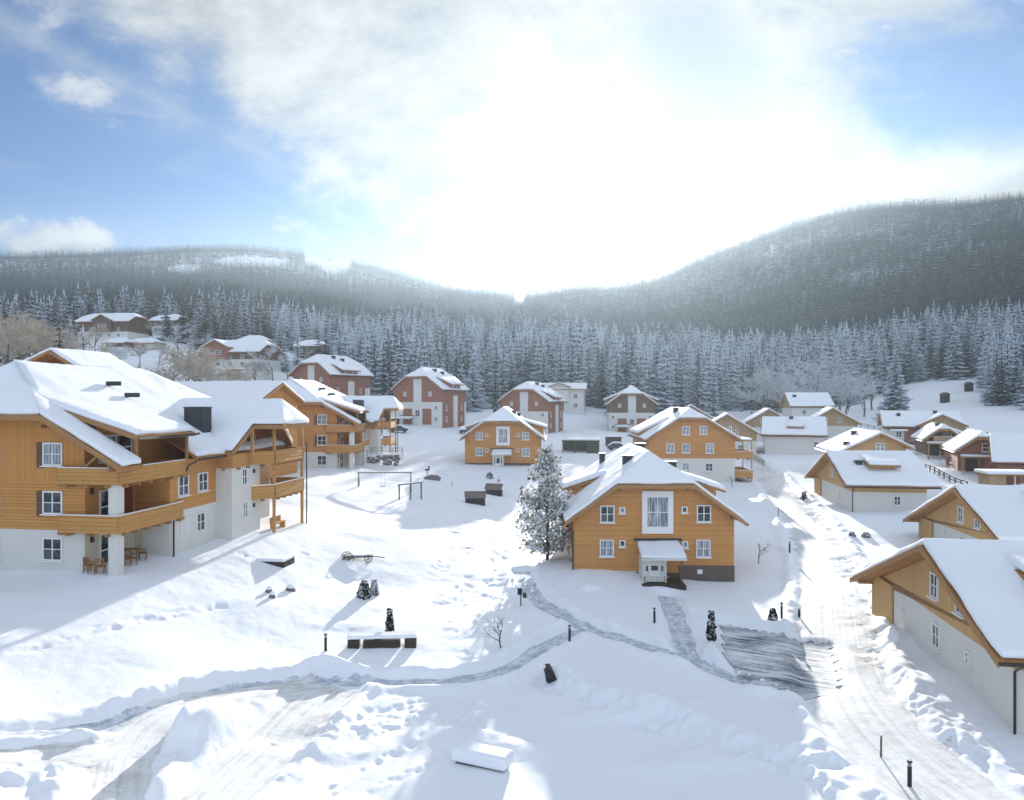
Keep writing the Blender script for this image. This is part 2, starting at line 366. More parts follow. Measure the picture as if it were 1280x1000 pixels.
# ------------------------------------------------------------------ mesh helpers
class MB:
    def __init__(s): s.v, s.f, s.mi, s.m = [], [], [], 0
    def poly(s, pts):
        i = len(s.v); s.v += [tuple(map(float, q)) for q in pts]; s.f.append(tuple(range(i, i + len(pts)))); s.mi.append(s.m); return s
    def prism(s, pts, d):
        n = len(pts); i = len(s.v); d = Vector(d)
        s.v += [tuple(map(float, q)) for q in pts] + [tuple(Vector(q) + d) for q in pts]
        s.f += [tuple(range(i, i + n)), tuple(range(i + 2 * n - 1, i + n - 1, -1))] + [(i + k, i + (k + 1) % n, i + n + (k + 1) % n, i + n + k) for k in range(n)]
        s.mi += [s.m] * (n + 2); return s
    def box(s, x0, x1, y0, y1, z0, z1): return s.prism([(x0, y0, z0), (x1, y0, z0), (x1, y1, z0), (x0, y1, z0)], (0, 0, z1 - z0))
    def tube(s, pts, r, n=6, r2=None):
        pts = [Vector(q) for q in pts]; i0 = len(s.v); m = len(pts)
        for k, q in enumerate(pts):
            d = (pts[min(k + 1, m - 1)] - pts[max(k - 1, 0)]).normalized(); a = d.orthogonal().normalized(); b = d.cross(a)
            if k and False: pass
            rr = r if r2 is None else r + (r2 - r) * k / (m - 1)
            for j in range(n):
                t = 2 * math.pi * j / n; s.v.append(tuple(q + a * math.cos(t) * rr + b * math.sin(t) * rr))
        for k in range(m - 1):
            for j in range(n): s.f.append((i0 + k * n + j, i0 + k * n + (j + 1) % n, i0 + (k + 1) * n + (j + 1) % n, i0 + (k + 1) * n + j)); s.mi.append(s.m)
        s.f += [tuple(i0 + j for j in range(n - 1, -1, -1)), tuple(i0 + (m - 1) * n + j for j in range(n))]; s.mi += [s.m] * 2; return s
    def bar(s, a, b, w, h=None):
        """square bar from a to b"""
        a, b = Vector(a), Vector(b); d = (b - a).normalized(); h = h or w
        sd_ = d.cross(Vector((0, 0, 1))); sd_ = (Vector((1, 0, 0)) if sd_.length < .01 else sd_.normalized()); up = sd_.cross(d)
        c = [a + sd_ * (i * w / 2) + up * (j * h / 2) for i, j in ((-1, -1), (1, -1), (1, 1), (-1, 1))]
        return s.prism(c, b - a)
    def mesh(s, name, mats, bevel=0, smooth=False, seg=2):
        me = bpy.data.meshes.new(name); me.from_pydata(s.v, [], s.f)
        for m in (mats if isinstance(mats, (list, tuple)) else [mats]): me.materials.append(MATS[m])
        if any(s.mi): me.polygons.foreach_set('material_index', s.mi)
        bm = bmesh.new(); bm.from_mesh(me); bmesh.ops.remove_doubles(bm, verts=bm.verts, dist=1e-4); bmesh.ops.recalc_face_normals(bm, faces=bm.faces)
        if bevel: bmesh.ops.bevel(bm, geom=[e for e in bm.edges if len(e.link_faces) == 2 and e.calc_face_angle(0) > .35], offset=bevel, segments=seg, affect='EDGES', profile=.5)
        bm.to_mesh(me); bm.free()
        if smooth: me.polygons.foreach_set('use_smooth', [True] * len(me.polygons))
        me.update(); return me
    def lumpy(s, name, mats, parent, bevel=.12, size=.9, amp=.07):
        me = s.mesh(name, mats, bevel=bevel, seg=2)
        bm = bmesh.new(); bm.from_mesh(me); bmesh.ops.triangulate(bm, faces=bm.faces)
        for _ in range(6):
            le = [e for e in bm.edges if e.calc_length() > size]
            if not le: break
            bmesh.ops.subdivide_edges(bm, edges=le, cuts=1); bmesh.ops.triangulate(bm, faces=[f for f in bm.faces if len(f.verts) > 3])
        if len(bm.verts):
            co = np.array([v.co[:] for v in bm.verts]); sd_ = random.random() * 50
            dz_ = amp * 1.5 * fbm(co[:, 0] * .45 + sd_, co[:, 1] * .45, 3, 3) + amp * .5 * fbm(co[:, 0] * 1.7, co[:, 1] * 1.7 + sd_, 4, 2)
            jx, jy = .09 * fbm(co[:, 0] * 1.1, co[:, 1] * 1.1 + sd_, 6, 2), .09 * fbm(co[:, 0] * 1.1 + sd_, co[:, 1] * 1.1, 7, 2)
            for v, a, b, c in zip(bm.verts, dz_, jx, jy): v.co += Vector((b, c, a))
        bm.to_mesh(me); bm.free(); me.polygons.foreach_set('use_smooth', [True] * len(me.polygons)); me.update()
        return link(name, me, parent)
    def build(s, name, mats, parent=None, **k): return link(name, s.mesh(name, mats, **k), parent)
def link(name, me, parent=None, loc=None, rz=0):
    o = bpy.data.objects.new(name, me); COL.objects.link(o)
    if parent: o.parent = parent
    if loc: o.location = loc
    o.rotation_euler.z = rz
    return o
def tag(o, label, cat, group=None):
    o['label'] = label; o['category'] = cat
    if group: o['group'] = group
    return o
def thing(name, label, cat, loc, rz=0, group=None):
    o = bpy.data.objects.new(name, None); COL.objects.link(o); o.empty_display_size = .3
    o.location = loc; o.rotation_euler.z = rz
    return tag(o, label, cat, group)
def copy_tree(o, parent=None):
    c = o.copy(); COL.objects.link(c); c.parent = parent
    for ch in KIDS(o): copy_tree(ch, c)
    return c
def KIDS(o): return [c for c in COL.objects if c.parent == o]

# ------------------------------------------------------------------ building helpers
WC = {}
def window(par, loc, rz, w_, h_, style='cross', pane='glass', sill=True, name='window'):
    key = (round(w_, 2), round(h_, 2), style, pane)
    if key not in WC:
        f = MB(); t = .09; a, b = w_ / 2, h_ / 2
        f.box(-a, a, -.08, .02, b - t, b); f.box(-a, a, -.08, .02, -b, -b + t); f.box(-a, -a + t, -.08, .02, -b + t, b - t); f.box(a - t, a, -.08, .02, -b + t, b - t)
        if style == 'cross':
            f.box(-.035, .035, -.065, .02, -b + t, b - t); f.box(-a + t, -.035, -.06, .02, -.025, .025); f.box(.035, a - t, -.06, .02, -.025, .025)
        elif style == 'door':
            f.box(-.05, .05, -.065, .02, -b + t, b - t); f.box(-a + t, -.05, -.06, .02, -.05, .05); f.box(.05, a - t, -.06, .02, -.05, .05)
        p_ = MB().box(-a + t, a - t, -.03, .0, -b + t, b - t)
        s_ = MB().box(-a - .08, a + .08, -.20, .0, -b - .07, -b - .002)
        WC[key] = (f.mesh('window_frame', 'white_paint'), p_.mesh('pane', pane), s_.mesh('sill', 'white_paint'))
    f, p_, s_ = WC[key]
    o = link(name, f, par, loc, rz); link('pane', p_, o)
    if sill: link('sill', s_, o)
    return o
def slab(polys, t, up=False):
    """solid sheet from 3-D polygons sharing corners; t thick, downward (or upward)"""
    m = MB(); key = lambda q: tuple(round(c, 3) for c in q)
    off = t if up else -t; cnt = {}
    for pl in polys:
        m.poly(pl); m.poly([(a, b, c + off) for a, b, c in pl][::-1])
        for i in range(len(pl)):
            e = (key(pl[i]), key(pl[(i + 1) % len(pl)])); k = tuple(sorted(e)); cnt.setdefault(k, []).append((pl[i], pl[(i + 1) % len(pl)]))
    for k, l in cnt.items():
        if len(l) == 1:
            a, b = l[0]; m.poly([a, b, (b[0], b[1], b[2] + off), (a[0], a[1], a[2] + off)])
    return m
def roof_polys(wl, wr, yf, yb, zr, s_l, s_r, zh=None, hl=0, hf=True, hb=True, inset=0.0, dz=0.0):
    wl -= inset; wr -= inset; yf += inset; yb -= inset
    el, er = zr - s_l * wl + dz, zr - s_r * wr + dz; zr_ = zr + dz
    a, b = (-wl, yf, el), (-wl, yb, el); c, d = (wr, yf, er), (wr, yb, er)
    left, right, out = [a], [c], []
    if zh and hf:
        k = inset * (zr - zh) / max(hl, .1); z2 = zh + k
        p1, p2, rf = (-(zr - z2) / s_l, yf, z2 + dz), ((zr - z2) / s_r, yf, z2 + dz), (0, yf + hl - inset, zr_)
        out.append([p1, p2, rf]); left += [p1, rf]; right += [p2, rf]
    else: rf = (0, yf, zr_); left.append(rf); right.append(rf)
    if zh and hb:
        k = inset * (zr - zh) / max(hl, .1); z2 = zh + k
        p1, p2, rb = (-(zr - z2) / s_l, yb, z2 + dz), ((zr - z2) / s_r, yb, z2 + dz), (0, yb - hl + inset, zr_)
        out.append([p2, p1, rb]); left += [rb, p1]; right += [rb, p2]
    else: rb = (0, yb, zr_); left.append(rb); right.append(rb)
    return [left + [b], (right + [d])[::-1]] + out
def chimney(roof, x, y, z, w_=.7, h_=1.1, mat_='slate'):
    m = MB().box(x - w_ / 2, x + w_ / 2, y - w_ / 2, y + w_ / 2, z - .8, z + h_); m.box(x - w_ / 2 - .08, x + w_ / 2 + .08, y - w_ / 2 - .08, y + w_ / 2 + .08, z + h_, z + h_ + .12)
    o = m.build('chimney', mat_, roof)
    return o
def balcony(par, pts, z0, h_=1.0, t=.10, wood='balcony_wood', name='balcony', snow=True, floor=None):
    """panelled balcony parapet along a polyline (x, y), z0 the underside"""
    b = bpy.data.objects.new(name, None)
    m = MB()
    for (ax, ay), (bx, by) in zip(pts[:-1], pts[1:]):
        d = Vector((bx - ax, by - ay, 0)).normalized(); nx, ny = -d.y, d.x
        m.prism([(ax - nx * t / 2, ay - ny * t / 2, z0), (bx - nx * t / 2, by - ny * t / 2, z0), (bx + nx * t / 2, by + ny * t / 2, z0), (ax + nx * t / 2, ay + ny * t / 2, z0)], (0, 0, h_))
    COL.objects.unlink(b) if b.name in COL.objects else None
    bpy.data.objects.remove(b)
    o = m.build(name, wood, par)
    r = MB()
    for (ax, ay), (bx, by) in zip(pts[:-1], pts[1:]): r.bar((ax, ay, z0 + h_ + .04), (bx, by, z0 + h_ + .04), .2, .075)
    r.build('rail_cap', 'balcony_wood', o)
    if floor: MB().prism([(x, y, z0 + .03) for x, y in floor], (0, 0, .16)).build('balcony_floor', 'soffit', o)
    jo = MB()
    for (ax, ay), (bx, by) in zip(pts[:-1], pts[1:]):
        L_ = math.hypot(bx - ax, by - ay); n = max(1, int(L_ / 1.1)); nx, ny = (ay - by) / L_, (bx - ax) / L_
        for k in range(n):
            t_ = (k + .5) / n; x, y = ax + (bx - ax) * t_, ay + (by - ay) * t_
            jo.bar((x - nx * .22, y - ny * .22, z0 - .09), (x + nx * .5, y + ny * .5, z0 - .09), .12, .17)
    jo.build('joist', 'fascia', o)
    if snow:
        s_ = MB()
        for (ax, ay), (bx, by) in zip(pts[:-1], pts[1:]): s_.bar((ax, ay, z0 + h_ + .105), (bx, by, z0 + h_ + .105), .16, .05)
        s_.build('rail_snow', 'roof_snow', o)
    return o

def house(name, label, loc, yaw, L, wl=7.1, wr=7.1, ow=.85, of=.9, zr=9.57, s_l=.728, s_r=None, zh=None, hl=3.2, hb=True, z1=0.0, zlow=-2.0, wood='ochre_h', low='plaster',
          gable_wood=None, dormers=(), chims=(), wins=(), snow_t=.32, group=None, pad=9, gutter=True, pipe=(), brackets=True, cat='house', soffit='soffit'):
    """timber chalet: front gable at local y = 0 facing -y, ridge along +y. wins: (face, s, z, w, h, style, pane)"""
    s_r = s_r or s_l
    t = thing(name, label, cat, loc, -R(yaw), group)
    yf, yb = -of, L + of
    Wl, Wr = wl - ow, wr - ow
    fr = (zh + (zr - zh) * of / hl) if zh else None
    def prof(z0, dz=-.24):
        pts = [(-Wl, z0), (Wr, z0), (Wr, zr - s_r * Wr + dz)]
        if zh:
            zz = min(fr + dz, zr + dz); pts += [((zr + dz - zz) / s_r, zz), (-(zr + dz - zz) / s_l, zz)]
        else: pts.append((0, zr + dz))
        return pts + [(-Wl, zr - s_l * Wl + dz)]
    if z1 > zlow:
        MB().box(-Wl, Wr, 0, L, zlow, z1).build('ground_wall', low, t)
    up = prof(max(z1, zlow)); e = .05
    up = [(x + (e if x > 0 else -e) * (1 if abs(x) > .2 else 0), z) for x, z in up]
    MB().prism([(x, -e, z) for x, z in up], (0, L + 2 * e, 0)).build('timber_wall', wood, t)
    rf = slab(roof_polys(wl, wr, yf, yb, zr, s_l, s_r, zh, hl, True, hb), .2).build('roof', soffit, t)
    # verge boards
    vb = MB(); el, er = zr - s_l * wl, zr - s_r * wr
    top = [(-wl, el)] + ([(-(zr - zh) / s_l, zh), ((zr - zh) / s_r, zh)] if zh else [(0, zr)]) + [(wr, er)]
    for (a, b), (c, d) in zip(top[:-1], top[1:]):
        vb.prism([(a, yf - .05, b - .26), (c, yf - .05, d - .26), (c, yf - .05, d + .03), (a, yf - .05, b + .03)], (0, .045, 0))
    vb.build('verge_board', 'fascia', rf)
    if snow_t:
        slab(roof_polys(wl, wr, yf, yb, zr, s_l, s_r, zh, hl, True, hb, .07, .02), snow_t, True).lumpy('roof_snow', 'roof_snow', rf, .12, .9 if loc[1] < 130 else 2.5)
    if gutter:
        g = MB(); g.tube([(-wl - .07, yf, el - .1), (-wl - .07, yb, el - .1)], .075, 6); g.build('gutter', 'metal', rf)
        g = MB(); g.tube([(wr + .07, yf, er - .1), (wr + .07, yb, er - .1)], .075, 6); g.build('gutter', 'metal', rf)
    for sx in pipe:
        g = MB(); ex = sx * (wr if sx > 0 else wl) + sx * .05; wx = sx * (Wr if sx > 0 else Wl) + sx * .14; ez = (er if sx > 0 else el) - .15
        g.tube([(ex, -.3, ez), (wx, -.12, ez - .55), (wx, -.12, -1.2)], .06, 6); g.build('downpipe', 'metal', t)
    if brackets:
        for x in ([-(zr - zh) / s_l + .4, 0, (zr - zh) / s_r - .4] if zh else [0]):
            z = (min(zh, zr - .3) if zh else zr - .1) - .45
            MB().box(x - .09, x + .09, yf + .1, .0, z, z + .2).build('purlin_end', 'fascia', rf)
        for sx, ww, ss in ((-1, Wl, s_l), (1, Wr, s_r)):
            x = sx * (ww - .15); z = zr - ss * ww - .42
            MB().box(x - .09, x + .09, yf + .1, 0, z, z + .2).build('purlin_end', 'fascia', rf)
    for side, y0, y1, xi, xo, zo in dormers:
        sg = -1 if side == 'L' else 1; ss = s_l if sg < 0 else s_r; zi = zr - ss * xi
        dm = slab([[(sg * xi, y0, zi + .05), (sg * xo, y0, zo), (sg * xo, y1, zo), (sg * xi, y1, zi + .05)]], .18).build('dormer_roof', soffit, rf)
        slab([[(sg * xi, y0 + .07, zi + .07), (sg * (xo - .06), y0 + .07, zo + .02), (sg * (xo - .06), y1 - .07, zo + .02), (sg * xi, y1 - .07, zi + .07)]], snow_t + .1, True).lumpy('dormer_snow', 'roof_snow', dm, .12, .8 )
        xw = xo - .75; k = (zo - zi) / (xo - xi)
        pts = [(sg * xi, zi - .1), (sg * xw, zi + k * (xw - xi) - .17), (sg * xw, zr - ss * xw + .0)]
        MB().prism([(x, y0 + .45, z) for x, z in pts], (0, y1 - y0 - .9, 0)).build('dormer_wall', wood, rf)
        zc = (pts[1][1] + pts[2][1]) / 2 + .05; hh = pts[1][1] - pts[2][1] - .35
        if hh > .4:
            n = max(1, int((y1 - y0) / 2.6))
            for q_ in range(n): window(t, (sg * (xw + .03), y0 + .45 + (y1 - y0 - .9) * (q_ + .5) / n, zc), sg * R(90), 1.2, hh, 'cross', 'glass')
    for x, y, ww, hh in chims:
        ss = s_l if x < 0 else s_r; chimney(rf, x, y, zr - ss * abs(x), ww, hh)
    for q_ in wins:
        f_, s_, z, ww, hh = q_[:5]; st = q_[5] if len(q_) > 5 else 'cross'; pn = q_[6] if len(q_) > 6 else 'glass'
        e2 = e if z > z1 else 0
        if f_ == 'F': window(t, (s_, -e2, z), 0, ww, hh, st, pn)
        elif f_ == 'L': window(t, (-Wl - e2, s_, z), -R(90), ww, hh, st, pn)
        else: window(t, (Wr + e2, s_, z), R(90), ww, hh, st, pn)
    return t
def wpt(o, x, y, z=0):
    a = o.rotation_euler.z; return (o.location.x + x * math.cos(a) - y * math.sin(a), o.location.y + x * math.sin(a) + y * math.cos(a), o.location.z + z)
def pad_house(x, y, z, yaw, L, r=9, back=True):
    PADS.append((x, y, z, r))
    if back: PADS.append((x + L * .9 * math.sin(R(yaw)), y + L * .9 * math.cos(R(yaw)), z, r))

exec_later = []
# ------------------------------------------------------------------ building sites (levelled ground)
def P(u, d): return (u - 640) / F * d
SITE = dict(
 A=(11.2, 60, 0.0, .5, 16), B=(P(628, 127), 127, 3.0, 3, 16), C=(P(865, 112), 112, 1.8, 1, 17),
 H1=(P(522, 184), 184, 7.8, 20, 15), H2=(P(655, 195), 195, 5.9, 20, 15), H3=(P(790, 210), 210, 4.9, 5, 15), H4=(P(389, 195), 195, 12.2, 28, 16),
 H5=(P(671, 240), 240, 10.5, 98, 15), R1=(39.2, 92.1, 1.4, 98.5, 7.6), R2=(36.4, 60.6, .95, 98.5, 9), R3=(21.2, 37.2, .8, 98.5, 10), R1b=(P(1100, 112), 112, 2.6, 10, 13),
 R4=(P(957, 158), 158, 3.7, 110, 11), R5=(P(984, 205), 205, 9.3, 97, 10), R6=(P(1041, 165), 165, 5.0, 16, 10), R7=(P(961, 178), 178, 4.4, 14, 12), R8=(P(909, 152), 152, 2.9, 14, 12),
 R9=(P(1106, 150), 150, 6.0, 112, 12), R10=(P(1180, 124), 124, 4.8, 20, 11), R11=(P(1229, 107), 107, 3.8, 22, 11), R12=(P(1246, 104), 104, 3.2, 120, 12), R13=(P(864, 190), 190, 4.0, 12, 12),
 L3=(-43, 93, 4.8, 98, 15), L4=(-44.6, 75, 4.2, 8.6, 6),
 H6=(P(267, 252), 252, 24, 100, 20), H7=(P(112, 332), 332, 40, 97, 23), H8=(P(199, 362), 362, 45.5, 97, 12), H9=(P(376, 296), 296, 31.5, 98, 9), HA=(P(140, 290), 290, 33, 98, 7), HB=(P(168, 305), 305, 34, 98, 10), HC=(P(115, 165), 165, 17.5, 15, 6), HD=(P(305, 292), 292, 33.5, 98, 9))
for k, (x, y, z, yaw, L) in SITE.items(): pad_house(x, y, z, yaw, L, 8 if y < 150 else 11, L > 9)
PADS.append((P(1119, 188), 188, 9.0, 9))
PADS += [(17.6, 59.5, -.45, 4), (5.0, 59.5, .55, 4), (11.3, 56.5, -.25, 4)]
L1 = (-23.87, 46, 3.35, 8.6); L2 = (P(442, 109), 109, 3.9, 1.0)
for (x, y, z, yaw) in (L1, L2):
    c, s_ = math.cos(R(yaw)), math.sin(R(yaw))
    for X_, Y_ in ((0, 0), (-9, 0), (1.3, 11), (2, 21)): PADS.append((x + c * X_ + s_ * Y_, y - s_ * X_ + c * Y_, z + (.25 if Y_ > 10 else 0), 6.5))
    PADS.append((x - 16 * c, y + 16 * s_, z - .5, 6.5))
solve_pads()

# ------------------------------------------------------------------ paths, road, yard, mounds
def line(px, n=6):
    pts = [ground_xy(u, v) for u, v in px]; out = []
    for i in range(len(pts) - 1):
        p0, p1, p2, p3 = pts[max(i - 1, 0)], pts[i], pts[i + 1], pts[min(i + 2, len(pts) - 1)]
        for k in range(n):
            t = k / n; out.append(tuple(.5 * (2 * b + (c - a) * t + (2 * a - 5 * b + 4 * c - d) * t * t + (3 * b - a - 3 * c + d) * t ** 3) for a, b, c, d in zip(p0, p1, p2, p3)))
    return out + [pts[-1]]
PA = line([(-60, 915), (60, 911), (130, 902), (210, 880), (300, 857), (400, 849), (500, 849), (560, 847), (620, 836), (670, 812), (705, 793), (738, 784)], 4)
PB = line([(652, 712), (665, 738), (697, 764), (738, 784), (790, 799), (850, 819), (905, 840), (960, 858)], 4)
PC = line([(833, 742), (843, 765), (853, 792), (860, 822)], 4)
RD = line([(925, 545), (945, 578), (975, 612), (1002, 645), (1024, 685), (1038, 725), (1045, 770), (1048, 815), (1062, 860), (1095, 910), (1150, 958), (1215, 1003), (1290, 1055)], 5)
DA = line([(215, 1040), (285, 975), (340, 925), (385, 880), (420, 856)], 4)
DB = line([(140, 1040), (146, 985), (158, 935), (200, 893), (300, 866), (400, 853)], 4)
DC = line([(-60, 950), (40, 943), (120, 938), (165, 928)], 4)
FEATS += [(PA, .5, .24, .22), (PB, .6, .24, .18), (PC, .6, .24, .16), (RD, 2.1, .15, .32), (DA, 1.25, .15, .28), (DB, .9, .15, .22), (DC, .8, .15, .25)]
YARD = [ground_xy(u, v) for u, v in [(902, 776), (960, 787), (1000, 797), (1040, 800), (1052, 858), (1000, 872), (960, 862), (925, 842), (908, 815)]]
mx, my = ground_xy(268, 918); BUMPS.append((mx, my, 3.3, 2.2, .35, 1.7))
mx, my = ground_xy(605, 930); BUMPS.append((mx, my, 3.0, 1.1, -.35, .35))
for u, v, rx, ry, h_ in [(740, 735, 1.0, .6, .55), (70, 975, 3.5, 1.6, .3), (1195, 850, 3, 1.5, .45), (1130, 800, 2, 1.2, .5), (900, 950, 4.5, 1.2, .35), (800, 890, 4, 1.0, .35), (1030, 950, 2.5, 1.2, .4), (430, 785, 2, 1, .15), (990, 690, 1.5, 3, .35), (480, 900, 3, 1.2, .15), (420, 940, 2.4, 1, .15), (520, 640, 5, 2.5, .5), (610, 660, 2, 8, .35)]:
    mx, my = ground_xy(u, v); BUMPS.append((mx, my, rx, ry, .2, h_))
TRACKS += [(line([(600, 640), (575, 672), (566, 712), (572, 752), (592, 790), (610, 815)], 3), 2.0, .10), (line([(640, 660), (620, 700), (612, 760)], 3), .9, .09),
           (line([(0, 822), (120, 790), (220, 770), (330, 748)], 3), .55, .10), (line([(395, 1000), (480, 950), (560, 905), (640, 850)], 3), .35, .12),
           (line([(470, 985), (560, 940), (640, 880)], 3), .3, .12), (line([(300, 690), (330, 715), (380, 690)], 3), .4, .1),
           (line([(690, 850), (760, 880), (860, 915), (960, 950), (1060, 985)], 3), 1.3, .26), (line([(1080, 770), (1110, 830), (1170, 890), (1260, 950)], 3), 1.3, .16),
           (line([(0, 985), (60, 970), (130, 965)], 3), 2.2, .16), (line([(380, 925), (450, 905), (560, 880)], 3), 1.8, .14), (line([(985, 600), (1020, 640), (1060, 700), (1085, 760)], 3), 1.2, .14)]
# snow bank below the path on the camera's side: the lawn there lies lower
BANK = [ground_xy(u, v) for u, v in [(690, 842), (760, 868), (860, 903), (960, 940), (1040, 985), (1090, 1030)]]

def ground():
    th = np.concatenate([np.linspace(-70, -36, 40)[:-1], np.linspace(-36, 36, 760), np.linspace(36, 70, 40)[1:]]) * math.pi / 180
    r = np.concatenate([np.geomspace(4, 20, 40)[:-1], np.geomspace(20, 125, 470)[:-1], np.geomspace(125, 4200, 270)])
    A, B = np.meshgrid(th, r)
    x = np.sin(A) * B; y = np.cos(A) * B
    z = H(x.ravel(), y.ravel())
    n, m = len(r), len(th)
    co = np.stack([x.ravel(), y.ravel(), z], 1)
    i = np.arange((n - 1) * m).reshape(n - 1, m)[:, :-1].ravel()
    f = np.stack([i, i + 1, i + m + 1, i + m], 1)
    me = bpy.data.meshes.new('ground'); me.vertices.add(len(co)); me.vertices.foreach_set('co', co.astype(np.float32).ravel())
    me.loops.add(f.size); me.loops.foreach_set('vertex_index', f.ravel().astype(np.int32)); me.polygons.add(len(f))
    me.polygons.foreach_set('loop_start', np.arange(0, f.size, 4, dtype=np.int32)); me.polygons.foreach_set('use_smooth', np.ones(len(f), bool))
    me.update(calc_edges=True); me.materials.append(MATS['snow'])
    o = link('ground', me); o['kind'] = 'structure'
    return x, y, z.reshape(n, m), th, r
GX, GY, GZ, GTH, GR = ground()
def gz(x, y): return float(H(x, y)[0])
def strip(name, pl, hw, m, dz, n=9, step=.35, ragged=.12):
    pts = [Vector((a, b)) for a, b in pl]; q = [pts[0]]
    for a, b in zip(pts[:-1], pts[1:]):
        k = max(1, int((b - a).length / step)); q += [a + (b - a) * (i + 1) / k for i in range(k)]
    xs, ys, uv = [], [], []; dist = 0
    for i, c in enumerate(q):
        d = (q[min(i + 1, len(q) - 1)] - q[max(i - 1, 0)]).normalized(); nr = Vector((d.y, -d.x))
        if i: dist += (q[i] - q[i - 1]).length
        e = hw * (1 + ragged * math.sin(dist * 1.7 + hw) * math.sin(dist * .63))
        for j in range(n):
            t = -e + 2 * e * j / (n - 1); xs.append(c.x + nr.x * t); ys.append(c.y + nr.y * t); uv.append((dist, t))
    z = H(np.array(xs), np.array(ys)) + dz * .55 - np.tile(np.maximum(0, np.abs(np.linspace(-1, 1, n)) - .72) * .45, len(q))
    me = bpy.data.meshes.new(name); fs = [(i * n + j, i * n + j + 1, (i + 1) * n + j + 1, (i + 1) * n + j) for i in range(len(q) - 1) for j in range(n - 1)]
    me.from_pydata(list(zip(xs, ys, z.tolist())), [], fs); l = me.uv_layers.new(name='UVMap')
    for lp in me.loops: l.data[lp.index].uv = uv[lp.vertex_index]
    me.polygons.foreach_set('use_smooth', [True] * len(fs)); me.materials.append(MATS[m]); me.update()
    o = link(name, me); o['kind'] = 'structure'; return o
strip('road', RD, 2.5, 'road', .035, 15)
strip('footpath', PA, .72, 'path', .035); strip('footpath', PB, .82, 'path', .045); strip('footpath', PC, .82, 'path', .055)
strip('driveway', DA, 1.6, 'road', .050, 11); strip('driveway', DB, 1.25, 'road', .060); strip('driveway', DC, 1.1, 'road', .070)
def yard():
    xs = [a for a, b in YARD]; ys = [b for a, b in YARD]; st = .4
    gx, gy = np.arange(min(xs), max(xs) + st, st), np.arange(min(ys), max(ys) + st, st)
    A, B = np.meshgrid(gx, gy); sd_ = poly_sd(A.ravel(), B.ravel(), YARD).reshape(A.shape); z = H(A.ravel(), B.ravel()).reshape(A.shape) + .045
    idx = -np.ones(A.shape, int); v, f = [], []
    for i in range(A.shape[0] - 1):
        for j in range(A.shape[1] - 1):
            c = [(i, j), (i, j + 1), (i + 1, j + 1), (i + 1, j)]
            if all(sd_[q] < .25 for q in c):
                for q in c:
                    if idx[q] < 0: idx[q] = len(v); v.append((A[q], B[q], z[q]))
                f.append([idx[q] for q in c])
    me = bpy.data.meshes.new('parking_area'); me.from_pydata(v, [], f); me.polygons.foreach_set('use_smooth', [True] * len(f)); me.materials.append(MATS['yard'])
    link('parking_area', me)['kind'] = 'structure'
yard()

# ------------------------------------------------------------------ trees
def tree_mesh(name, vs, fs, mis, mats, snow=None):
    me = bpy.data.meshes.new(name); me.from_pydata(vs, [], fs)
    for m in mats: me.materials.append(MATS[m])
    if mis: me.polygons.foreach_set('material_index', mis)
    if snow is not None:
        a = me.attributes.new('snow', 'FLOAT', 'POINT'); a.data.foreach_set('value', snow)
    me.update(); return me
def spruce(seed, Ht=20, Rad=3.4, tiers=13, per=9, m='needles', seg=3, start=.08):
    r = random.Random(seed); vs, fs, sn = [], [], []
    for k in range(tiers):
        t = k / (tiers - 1); z = Ht * (start + (.97 - start) * t); rad = Rad * (1 - t) ** .85 * r.uniform(.85, 1.1) + .25
        n = max(4, int(per * (1 - .45 * t))); a0 = r.random() * 6.28
        for j in range(n):
            a = a0 + 6.2832 * (j + r.uniform(-.3, .3)) / n; L_ = rad * r.uniform(.7, 1.15); dr = r.uniform(.28, .5); wd = L_ * r.uniform(.32, .5)
            ca, sa = math.cos(a), math.sin(a); i0 = len(vs); z0 = z + r.uniform(-.35, .35)
            for s_ in range(seg + 1):
                q = s_ / seg; rr = .1 + L_ * q; zz = z0 - L_ * dr * q + L_ * .16 * q * q; ww = wd * (1 - q) ** .6 * (.35 + q * 1.3) * .8 + (.02 if s_ < seg else 0)
                for e in (-1, 0, 1):
                    vs.append((ca * rr - sa * ww * e, sa * rr + ca * ww * e, zz - abs(e) * (ww * .55 + .08) + r.uniform(-.06, .06))); sn.append((.35 + .65 * q) * (.9 if e == 0 else .35))
            for s_ in range(seg):
                b = i0 + s_ * 3
                fs += [(b, b + 1, b + 4, b + 3), (b + 1, b + 2, b + 5, b + 4)]
    i0 = len(vs); vs += [(.28, 0, Ht * .9), (-.14, .24, Ht * .9), (-.14, -.24, Ht * .9), (0, 0, Ht * 1.03)]; fs += [(i0, i0 + 1, i0 + 3), (i0 + 1, i0 + 2, i0 + 3), (i0 + 2, i0, i0 + 3)]; sn += [.5] * 4
    return tree_mesh('spruce_crown', vs, fs, None, [m], sn)
def trunk_mesh(h_, r0=.3, m='bark'): return MB().tube([(0, 0, -1.5), (0, 0, h_ * .4), (.05, 0, h_)], r0, 6, r0 * .25).mesh('trunk', m)
SPR = [spruce(i, 20, 3.3 + .35 * (i % 3), 13 + i % 3, 10, 'needles') for i in range(5)]
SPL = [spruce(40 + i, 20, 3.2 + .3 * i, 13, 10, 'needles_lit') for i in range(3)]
SPF = [spruce(20 + i, 20, 3.9, 7, 6, 'needles_far', 1) for i in range(4)]
TRK = trunk_mesh(17)
